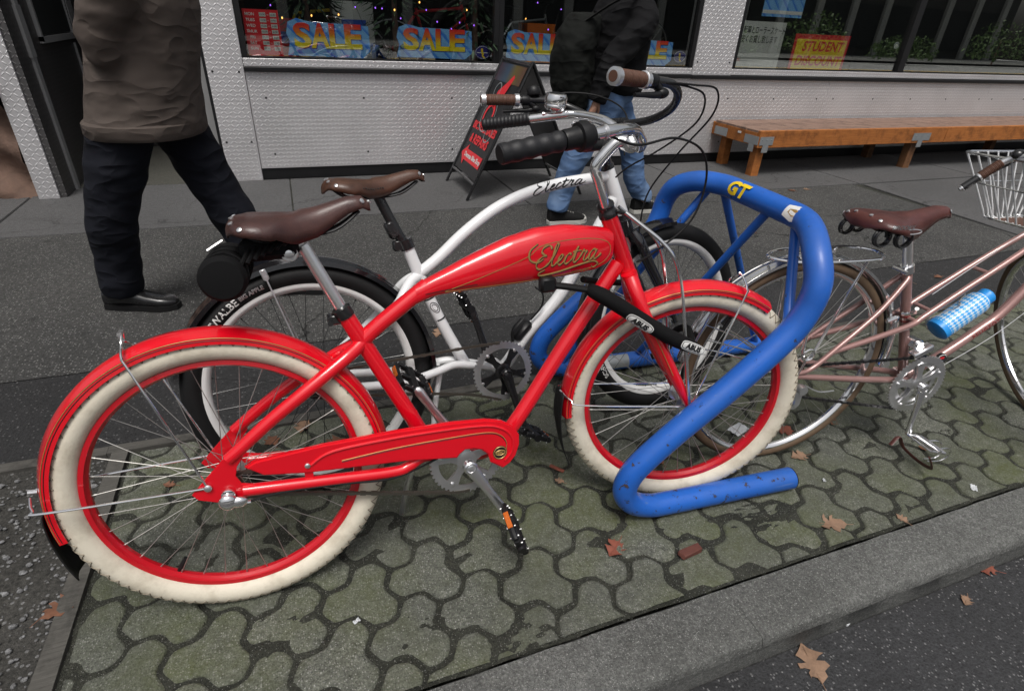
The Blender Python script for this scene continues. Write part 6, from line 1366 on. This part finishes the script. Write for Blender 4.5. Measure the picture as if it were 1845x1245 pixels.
# bottle, cage
BM = K0 @ T_(P(.548, .424, .0)); bx = np.array(P(.714-.548, .552-.424)); bx /= np.linalg.norm(bx)
BM = BM @ Vector((bx[0], 0, bx[2])).to_track_quat('Z', 'Y').to_matrix().to_4x4()
bot_ = empty('water_bottle', BM); tag(bot_, 'pale blue and white lozenge water bottle on the copper pink frame', 'bottle')
m = MB(); m.lathe([(.030, 0), (.036, .004), (.0365, .012), (.0365, .150), (.034, .160), (.024, .172)], (0, 0, 0), (0, 0, 1), 32); m.build('body', 'bottle_blue', bot_)
m = MB(); m.lathe([(.0305, -.0015), (.0368, .003), (.0370, .020)], (0, 0, 0), (0, 0, 1), 32); m.build('base', 'bottle_cap', bot_)
m = MB(); m.lathe([(.025, .168), (.026, .172), (.026, .190), (.020, .196), (.010, .198)], (0, 0, 0), (0, 0, 1), 24); m.build('cap', 'bottle_cap', bot_)
bl_ = (K0 @ T_(P(.548, .424, 0))).inverted() @ BM; cg = lambda *p: [tuple(K0.inverted() @ (BM @ Vector(q))) for q in p]
m = MB()
for sd in (1, -1): m.tube(cr(cg((sd*.010, 0, -.004) if False else (.038, sd*.004, .002), (.032, sd*.026, .010), (-.004, sd*.040, .085), (.010, sd*.040, .105), (.036, sd*.018, .150)), 5), .0022, 6)
m.build('bottle_cage', 'chrome', pink)
# fork, bars, basket (turned to the left with the wheel)
m = MB()
for sd in (1, -1):
    e = kpts((0, .345, sd*.054))[0]; c0 = np.array(P(.958, .690))+np.array(kpts((0, 0, sd*.042))[0])-np.array(kpts((0, 0, 0))[0]); m.tube(cr([tuple(np.array(P(.953, .700))), tuple(c0+np.array([.012, 0, -.03])), tuple(c0*.5+np.array(e)*.5+np.array([.0, 0, .0])), e], 6), [.0125, .0125, .011, .008], 12)
m.tube(PL((.950, .712), (.960, .686)), .018, 14); m.build('fork', 'pink_paint', pink)
m = MB(); m.tube(cr(PL((.903, .84), (.885, .90), (.905, .935, -.01)), 5), .0118, 12); m.tube(PL((.905, .935, -.03), (.905, .935, .02)), .016, 12); m.build('stem', 'alloy', pink)
KB = PL((.775, .815, -.282), (.815, .858, -.268), (.862, .905, -.250), (.885, .928, -.215), (.895, .936, -.13), (.905, .936, 0), (.945, .936, .12), (.985, .93, .20), (.98, .90, .25), (.94, .85, .28))
m = MB(); m.tube(cr(KB, 5), .0112, 12); m.build('handlebar', 'alloy', pink)
for (a, b) in ((np.array(KB[0]), np.array(KB[2])), (np.array(KB[9]), np.array(KB[8]))):
    grip(pink, a+(b-a)*.02, a+(b-a)*.42, .0125, 'black_metal'); grip(pink, a+(b-a)*.46, b, .0150, 'grip_leather', ribs=16)
    m = MB(); m.lathe([(.0145, 0), (.0150, .006)], a+(b-a)*.42, b-a, 16); m.build('band', 'alloy', pink); m = MB(); m.lathe([(.0075, -.006), (.0085, .0)], a, b-a, 12); m.build('end_plug', 'chrome', pink)
m = MB(); m.sphere(P(.885, .935, -.225), .019, 10, 8, (1.2, 1, .9)); m.tube(cr(PL((.885, .935, -.225), (.915, .915, -.25), (.87, .86, -.285), (.81, .81, -.30)), 5), [.010, .009, .006, .005], 8); m.build('brake_lever', 'black_metal', pink)
m = MB(); m.lathe([(.020, 0), (.022, .006), (.020, .018), (.006, .024)], P(.905, .955, -.19), (0, 0, 1), 16); m.build('bell', 'chrome', pink)
bsk = empty('basket', None, pink)
def brect(t):
    x0, x1, y0, y1, z = .885+(1.035-.885)*t, 1.26+(1.20-1.26)*t, -.40+(-.36+.40)*t, -.08+(-.12+.08)*t, .918+(.690-.918)*t; return x0, x1, y0, y1, z
def rect(t):
    x0, x1, w0, w1, z = brect(t); return cr([P(x0, z, w0), P((x0+x1)/2, z, w0-.006), P(x1, z, w0), P(x1+.006, z, (w0+w1)/2), P(x1, z, w1), P((x0+x1)/2, z, w1+.006), P(x0, z, w1), P(x0-.006, z, (w0+w1)/2)], 4, closed=True)
m = MB(); m.tube(rect(0), .0045, 8, closed=True); m.tube(rect(.45), .003, 6, closed=True); m.tube(rect(.99), .003, 6, closed=True); m.build('hoop', 'chrome', bsk)
def vw(f):
    k = MB(); k.tube(cr([f(0), f(.3), f(.6), f(.88), tuple(np.array(f(1.0))), tuple(np.array(f(1.0))*.8+np.array(P(1.118, .687, -.24))*.2)], 4), .0032, 6); k.build('wire', 'white_paint', bsk)
def on(fx, fw_): return lambda t: P(brect(t)[0]+(brect(t)[1]-brect(t)[0])*fx, brect(t)[4], brect(t)[2]+(brect(t)[3]-brect(t)[2])*fw_)
for i in range(9): vw(on(i/8, 0)); vw(on(i/8, 1))
for i in range(1, 8): vw(on(0, i/8)); vw(on(1, i/8))
m = MB(); m.box(P(1.118, .687, -.24), (.15, .22, .006)); m.build('floor_board', 'grip_leather', bsk, False)
m = MB(); m.tube(PL((.93, .74, -.02), (1.0, .72, -.12)), .005, 6); m.build('basket_bracket', 'alloy', bsk)

# ================================================================ chain lock holding the red bicycle to the rack
lk = empty('bicycle_lock', R0); tag(lk, 'black sleeved bicycle lock with white oval logos on the red front wheel', 'lock')
lp = [(.845, .683, .050), (.865, .676, .060), (.90, .655, .075), (.97, .607, .092), (1.04, .560, .105), (1.10, .528, .112), (1.135, .512, .112)]
m = MB(); m.tube(cr(PL(*lp), 6), [.010, .019, .0215, .0215, .0210, .0210, .0215, .0200, .013], 16, flat=.9); m.build('sleeve', 'fabric_black', lk)
rod(lk, PL((.745, .700, .030), (.79, .695, .042), (.86, .680, .055)), .0085, 'black_rubber', 'cable'); rod(lk, PL((.87, .690, -.02), (.93, .672, -.05), (1.00, .660, -.055)), .0085, 'black_rubber', 'cable')
rod(lk, PL((1.13, .512, .10), (1.165, .535, .03), (1.185, .500, -.05), (1.19, .43, -.09), (1.16, .40, -.12)), .010, 'fabric_black', 'cable')
m = MB(); m.box(P(.748, .703, .036), (.040, .026, .036), bev=.006); m.build('buckle', 'black_plastic', lk)
def lock_logo(t0, sz, tilt):
    p = cr(PL(*lp), 20); i = int(t0*(len(p)-1)); c = p[i]; t = p[i+2]-p[i-2]; t /= np.linalg.norm(t); nn = np.array(R0.inverted() @ camo.matrix_world.translation)-c; nn /= np.linalg.norm(nn); nn = nn+np.array([0, -.3, -tilt]); nn -= t*(nn@t); nn /= np.linalg.norm(nn); yv = np.cross(nn, t)
    o_ = c+nn*.0222
    def sup(a, b, k=28): return [o_+t*a*math.copysign(abs(math.cos(q))**.6, math.cos(q))+yv*b*math.copysign(abs(math.sin(q))**.6, math.sin(q)) for q in np.linspace(0, 2*PI, k, endpoint=False)]
    def bend(pts, off): return [q+nn*(off-.0052*((q-o_)@yv/.016)**2) for q in pts]
    for a, b, mt, off in ((.047*sz, .0155*sz, 'white_print', .0006), (.044*sz, .0130*sz, 'black_print', .0010), (.042*sz, .0115*sz, 'white_print', .0014)):
        q = sup(a, b); k = MB(); k.add([o_+nn*(off+.0002)]+bend(q, off), [(0, i+1, (i+1) % 28+1) for i in range(28)]); k.build('logo', mt, lk, False)
    k = MB(); text_into(k, 'ABUS', o_+nn*.0021, t, yv, .0225*sz, offset=.0012, spacing=1.05); k.build('logo', 'black_print', lk, False)
lock_logo(.50, .85, .75); lock_logo(.86, .82, .1)
# ================================================================ people
def ring_loft(rings, seg=22):
    """rings: list of (cx,cy,cz, rx, ry, rot, exponent)"""
    m = MB(); vs = []
    for (cx, cy, cz, rx, ry, rot, ex) in rings:
        for k in range(seg):
            a = 2*PI*k/seg; ca, sa = math.cos(a), math.sin(a); x = rx*math.copysign(abs(ca)**(2/ex), ca); y = ry*math.copysign(abs(sa)**(2/ex), sa)
            vs.append((cx+x*math.cos(rot)-y*math.sin(rot), cy+x*math.sin(rot)+y*math.cos(rot), cz))
    n = len(rings)
    m.add(vs, [(i*seg+k, i*seg+(k+1) % seg, (i+1)*seg+(k+1) % seg, (i+1)*seg+k) for i in range(n-1) for k in range(seg)]+[tuple(range(seg-1, -1, -1)), tuple(range((n-1)*seg, n*seg))])
    return m
def limb(m, pts, r, seg=16, wr=0., fq=9., n=8):
    p = cr(pts, n); R = np.interp(np.linspace(0, 1, len(p)), np.linspace(0, 1, len(r)), r)
    if wr: R = R*(1+wr*np.sin(np.arange(len(p))*fq/n*1.7+np.random.rand()*3)*np.random.uniform(.4, 1, len(p)))
    m.tube(p, R, seg)
def remesh(o, vox, smooth=6, disp=0., ds=.12):
    md = o.modifiers.new('r', 'REMESH'); md.mode = 'VOXEL'; md.voxel_size = vox; md.use_smooth_shade = True
    s_ = o.modifiers.new('s', 'SMOOTH'); s_.factor = .5; s_.iterations = smooth
    if disp:
        tx = bpy.data.textures.new('folds', 'CLOUDS'); tx.noise_scale = ds; tx.noise_depth = 2
        d_ = o.modifiers.new('d', 'DISPLACE'); d_.texture = tx; d_.strength = disp; d_.mid_level = .5
def skin_body(name, joints, bones, parent=None):
    me = bpy.data.meshes.new(name); keys = list(joints); me.from_pydata([joints[k][:3] for k in keys], [(keys.index(a), keys.index(b)) for a, b in bones], [])
    o = link(bpy.data.objects.new(name, me), parent); sk_ = o.modifiers.new('skin', 'SKIN'); sk_.use_smooth_shade = True
    lay = me.skin_vertices[0] if me.skin_vertices else None
    if lay is None:
        bpy.context.view_layer.objects.active = o; bpy.ops.object.select_all(action='DESELECT'); o.select_set(True); bpy.ops.mesh.customdata_skin_add(); lay = me.skin_vertices[0]
    for i, k in enumerate(keys):
        r = joints[k][3]; lay.data[i].radius = (r, r) if np.isscalar(r) else r; lay.data[i].use_root = (k == 'pelvis')
    sd = o.modifiers.new('sub', 'SUBSURF'); sd.levels = 2; sd.render_levels = 2; me.materials.append(MATS['skin']); return o
def person(loc, rz, J, label, skin_extra=None):
    """J: dict of joint positions in local coords (x forward, y left, z up)"""
    body = skin_body('person', {k: v for k, v in J.items()}, BONES); body.location = loc; body.rotation_euler = (0, 0, rz); tag(body, label, 'person', 'people walking past'); return body
BONES = [('pelvis', 'belly'), ('belly', 'chest'), ('chest', 'neck0'), ('neck0', 'neck'), ('neck', 'jaw'), ('jaw', 'head'), ('head', 'crown')]
for s_ in 'lr':
    BONES += [('pelvis', s_+'hip'), (s_+'hip', s_+'knee'), (s_+'knee', s_+'ankle'), (s_+'ankle', s_+'toe'), ('chest', s_+'sho'), (s_+'sho', s_+'elb'), (s_+'elb', s_+'wri'), (s_+'wri', s_+'palm')]
    for f in ('th', 'f1', 'f2', 'f3', 'f4'): BONES += [(s_+('wri' if f == 'th' else 'palm'), s_+f+'a'), (s_+f+'a', s_+f+'b'), (s_+f+'b', s_+f+'c')]
def joints(h, feet, knees, wrists, elbows, lean=.03, hipw=.09, shw=.19, pelvis_z=None):
    pz = pelvis_z or .52*h; J = {}
    J['pelvis'] = (0, 0, pz, .09); J['belly'] = (lean*.4, 0, pz+.12, (.09, .10)); J['chest'] = (lean, 0, pz+.34, (.095, .11)); J['neck0'] = (lean+.01, 0, pz+.50, .065); J['neck'] = (lean+.02, 0, pz+.56, .055)
    J['jaw'] = (lean+.045, 0, pz+.63, (.070, .075)); J['head'] = (lean+.035, 0, pz+.72, (.088, .098)); J['crown'] = (lean+.02, 0, pz+.79, (.065, .07))
    for s_, sg in (('l', 1), ('r', -1)):
        f, k, w, e = feet[s_], knees[s_], wrists[s_], elbows[s_]
        J[s_+'hip'] = (0, sg*hipw, pz-.04, .07); J[s_+'knee'] = (*k, .056); J[s_+'ankle'] = (f[0], f[1], f[2]+.075, .040); J[s_+'toe'] = (f[0]+.11, f[1], f[2]+.048, (.022, .018))
        J[s_+'sho'] = (lean, sg*(shw-.02), pz+.40, .034); J[s_+'elb'] = (*e, .022); J[s_+'wri'] = (*w, .025)
        d = np.array(w)-np.array(e); d /= np.linalg.norm(d); fwd = np.array([1., 0, 0]); fwd -= d*(d@fwd); fwd /= np.linalg.norm(fwd); inn = np.cross(d, fwd)*(1 if sg > 0 else -1)
        pm = np.array(w)+d*.055; J[s_+'palm'] = (*pm, (.034, .018))
        curl = fwd*.2-np.array([0, sg, 0])*.6
        for i, f_ in enumerate(('f1', 'f2', 'f3', 'f4')):
            b = pm+d*.035+fwd*(.026-.0175*i); L = (.032, .036, .034, .027)[i]
            J[s_+f_+'a'] = (*b, .0092); b2 = b+d*L*.85-np.array([0, sg, 0])*.012; J[s_+f_+'b'] = (*b2, .0086); b3 = b2+d*L*.55-np.array([0, sg, 0])*.022; J[s_+f_+'c'] = (*b3, .0072)
        tb = np.array(w)+d*.03+fwd*.036; J[s_+'tha'] = (*tb, .0105); tb2 = tb+d*.03+fwd*.010-np.array([0, sg, 0])*.008; J[s_+'thb'] = (*tb2, .0098); tb3 = tb2+d*.024-np.array([0, sg, 0])*.006; J[s_+'thc'] = (*tb3, .0080)
    return J
def head_bits(body, J, hair):
    c = np.array(J['head'][:3]); m = MB(); m.sphere(c+np.array([-.012, 0, .035]), .103, 18, 12, (1.0, .90, .95)); 
    m.v = [q for q in m.v]; h_ = m.build('hair', hair, body)
    m = MB()
    for sd in (-1, 1): m.sphere(c+np.array([.078, sd*.032, -.005]), .011, 10, 8)
    m.build('eye', 'white_print', body)
    m = MB(); m.tube([c+np.array([.085, 0, .0]), c+np.array([.108, 0, -.035]), c+np.array([.09, 0, -.045])], [.008, .014, .008], 8)
    for sd in (-1, 1): m.sphere(c+np.array([0, sd*.094, -.01]), .028, 10, 8, (.6, .3, 1))
    m.build('face_features', 'skin', body)
    m = MB(); m.tube(cr([c+np.array([.086, -.024, -.066]), c+np.array([.094, 0, -.064]), c+np.array([.086, .024, -.066])], 4), .005, 6); m.build('mouth', 'leaf_rust', body)
def shoe(body, name, f, yaw, L, sole, upper, laces=None, hi=.0, toe=None):
    """f: heel position on the ground; built along +x then turned"""
    M4 = Matrix.Translation(f) @ Matrix.Rotation(yaw, 4, 'Z')
    rings = []
    for t, hw_, z0, z1 in ((0, .030, .004, .075+hi), (.10, .037, .002, .085+hi), (.28, .040, .006, .090+hi*.8), (.45, .042, .004, .078), (.62, .048, .002, .062), (.80, .050, .002, .052), (.93, .040, .004, .044), (1., .018, .010, .032)): rings.append((t*L, hw_, z0, z1))
    m = MB(); seg = 16; vs = []
    for x, hw_, z0, z1 in rings:
        for k in range(seg): a = 2*PI*k/seg; ca, sa = math.cos(a), math.sin(a); vs.append((x, hw_*math.copysign(abs(ca)**.7, ca), .022+(z0+z1-.02)/2+((z1-z0)/2)*math.copysign(abs(sa)**.8, sa)))
    m.add(vs, [(i*seg+k, i*seg+(k+1) % seg, (i+1)*seg+(k+1) % seg, (i+1)*seg+k) for i in range(len(rings)-1) for k in range(seg)]+[tuple(range(seg)), tuple(range((len(rings)-1)*seg+seg-1, (len(rings)-1)*seg-1, -1))])
    m.xf(M4); o = m.build('shoe', upper, body)
    m = MB(); out = [(-.008, 0)]+[(x, hw_*1.10) for x, hw_, _, _ in rings[:-1]]+[(L*1.02, .022), (L*1.03, 0), (L*1.02, -.022)]+[(x, -hw_*1.10) for x, hw_, _, _ in reversed(rings[:-1])]
    bm = bmesh.new(); f_ = bm.faces.new([bm.verts.new((x, y, .001)) for x, y in out]); r = bmesh.ops.extrude_face_region(bm, geom=[f_])
    for v in [q for q in r['geom'] if isinstance(q, bmesh.types.BMVert)]: v.co.z = .026
    bmesh.ops.recalc_face_normals(bm, faces=bm.faces); bm.verts.index_update(); m.add([v.co for v in bm.verts], [tuple(v.index for v in q.verts) for q in bm.faces]); bm.free(); m.xf(M4); m.build('sole', sole, o)
    if laces:
        m = MB()
        for i in range(5): x = L*(.36+.07*i); z = .098-.006*i; m.tube([(x, -.028, z-.012), (x+.006, 0, z), (x, .028, z-.012)], .0028, 5)
        m.xf(M4); m.build('laces', laces, o)
        m = MB(); m.sphere((L*.93, 0, .030), .046, 14, 10, (.55, 1.0, .55)); m.xf(M4); m.build('toe_cap', sole, o)
    return o
# --- man in brown jacket, walking right past the doorway
np.random.seed(3)
p1 = S(-1.52, 2.39); L1 = lambda fx, fy: S(fx, fy)-p1
fl, fr_ = (-.37, .05), (.34, -.03)
feet = {'r': (-.28, -.05, 0.), 'l': (.42, .10, 0.)}; knees = {'r': (-.19, -.10, .47), 'l': (.17, .11, .49)}
wr = {'r': (.03, -.13, .97), 'l': (.03, .13, .97)}; el = {'r': (.02, -.235, 1.12), 'l': (.02, .235, 1.12)}
J1 = joints(1.80, feet, knees, wr, el, .10, .10, .20, .93)
man = person((p1.x, p1.y, 0), -.24, J1, 'pedestrian in brown jacket and dark trousers walking past the doorway'); head_bits(man, J1, 'hair')
m = MB()
for s_, sg in (('r', -1), ('l', 1)):
    k, f = knees[s_], feet[s_]
    limb(m, [(0.0, sg*.085, .96), (k[0]*.45, sg*.10, .74), (k[0], k[1], k[2]), ((k[0]*.5+f[0]*.5)-.02, f[1], .26), (f[0]-.005, f[1], .07)], [.112, .116, .102, .098, .090, .088], 18, .05, 8)
m2 = ring_loft([(0, 0, .80, .12, .165, 0, 2.4), (0, 0, .90, .13, .172, 0, 2.4), (0, 0, 1.02, .12, .16, 0, 2.4)]); m.add(m2.v, m2.f)
tr = m.build('trousers', 'trouser_navy', man); remesh(tr, .014, 8, .028, .22)
m = ring_loft([(-.008, 0, .780, .205, .236, 0, 2.3), (-.006, 0, .800, .208, .240, 0, 2.3), (.0, 0, .835, .202, .234, 0, 2.3), (.025, 0, .95, .185, .228, 0, 2.3), (.055, 0, 1.08, .182, .230, 0, 2.3), (.085, 0, 1.22, .178, .232, 0, 2.3), (.10, 0, 1.33, .155, .225, 0, 2.2), (.11, 0, 1.42, .10, .15, 0, 2.), (.115, 0, 1.48, .07, .08, 0, 2.)], 28)
for s_, sg in (('r', -1), ('l', 1)): limb(m, [(.10, sg*.15, 1.36), (.09, sg*.225, 1.26), el[s_], tuple(np.array(el[s_])*.35+np.array(wr[s_])*.65), wr[s_]], [.085, .088, .074, .066, .054], 16, .06, 9)
jk = m.build('jacket', 'jacket_brown', man); remesh(jk, .012, 5, .034, .30)
m = ring_loft([(-.010, 0, .768, .202, .233, 0, 2.3), (-.008, 0, .782, .209, .241, 0, 2.3), (-.006, 0, .820, .209, .241, 0, 2.3), (-.006, 0, .828, .200, .231, 0, 2.3)], 32); m.build('hem', 'jacket_brown', jk)
m = MB(); m.tube(cr([(-.188, .0, .81), (-.158, .004, 1.0), (-.110, -.002, 1.2), (-.07, 0, 1.34)], 6), .0032, 6); m.build('back_seam', 'jacket_brown', jk)
shoe(man, 'shoe', (feet['r'][0]-.085, feet['r'][1], 0), -.05, .31, 'black_rubber', 'black_metal'); shoe(man, 'shoe', (feet['l'][0]-.085, feet['l'][1], 0), .05, .30, 'black_rubber', 'black_metal')
# --- pedestrian in black jacket and jeans, carrying a bag
p2 = S(.56, 4.02); 
feet2 = {'r': (-.32, -.04, 0.), 'l': (.42, .07, 0.)}; knees2 = {'r': (-.25, -.08, .46), 'l': (.27, .09, .48)}
wr2 = {'r': (-.235, -.25, .815), 'l': (.18, .27, .84)}; el2 = {'r': (-.16, -.27, 1.05), 'l': (-.04, .28, 1.04)}
J2 = joints(1.76, feet2, knees2, wr2, el2, .03, .09, .19, .91)
guy = person((p2.x, p2.y, 0), .0, J2, 'pedestrian in black jacket and faded jeans behind the handlebars'); head_bits(guy, J2, 'hair')
m = MB()
for s_, sg in (('r', -1), ('l', 1)):
    k, f = knees2[s_], feet2[s_]
    limb(m, [(0.0, sg*.08, .94), (k[0]*.45, sg*.095, .72), (k[0], k[1], k[2]), ((k[0]*.5+f[0]*.5)-.015, f[1], .25), (f[0]-.01, f[1], .14), (f[0]-.015, f[1], .095)], [.120, .115, .090, .082, .076, .078, .080], 18, .06, 10)
m2 = ring_loft([(0, 0, .80, .125, .17, 0, 2.4), (0, 0, .90, .145, .185, 0, 2.4), (0, 0, 1.0, .14, .18, 0, 2.4)]); m.add(m2.v, m2.f)
tr = m.build('jeans', 'jeans', guy); remesh(tr, .012, 7, .022, .16)
m = ring_loft([(0.005, 0, .85, .170, .215, 0, 2.3), (0, 0, .88, .185, .228, 0, 2.3), (.005, 0, 1.0, .180, .228, 0, 2.3), (.02, 0, 1.2, .172, .235, 0, 2.3), (.025, 0, 1.32, .15, .225, 0, 2.2), (.03, 0, 1.41, .10, .14, 0, 2.), (.035, 0, 1.48, .075, .085, 0, 2.)], 28)
for s_, sg in (('r', -1), ('l', 1)): limb(m, [(.03, sg*.16, 1.34), (.02, sg*.25, 1.24), el2[s_], tuple(np.array(el2[s_])*.4+np.array(wr2[s_])*.6), wr2[s_]], [.082, .086, .074, .068, .060], 16, .06, 9)
jk = m.build('jacket', 'jacket_black', guy); remesh(jk, .013, 6, .040, .2)
for s_, a in (('r', 0.), ('l', .06)): shoe(guy, 'shoe', (feet2[s_][0]-.075, feet2[s_][1], 0), a, .285, 'canvas_white', 'canvas_black', 'canvas_white', .02)
bgp = empty('shoulder_bag', Matrix.Translation((p2.x-.33, p2.y-.05, 0))); tag(bgp, 'dark plaid shoulder bag hanging behind the pedestrian in black', 'bag')
m = ring_loft([(.05, 0, .72, .045, .09, .3, 2.4), (.03, 0, .78, .085, .11, .3, 2.4), (.01, 0, .90, .12, .13, .3, 2.4), (.01, 0, 1.05, .13, .135, .3, 2.4), (.03, 0, 1.18, .12, .13, .3, 2.3), (.07, 0, 1.28, .09, .10, .3, 2.2)], 22); bo = m.build('pouch', 'bag_plaid', bgp); remesh(bo, .012, 5, .03, .09)
m = MB(); m.tube(cr([(.03, -.09, 1.24), (.15, -.19, 1.34), (.36, -.16, 1.42), (.46, .02, 1.43), (.34, .17, 1.36), (.12, .14, 1.24)], 5), .018, 8, flat=.35); m.build('strap', 'canvas_black', bgp)
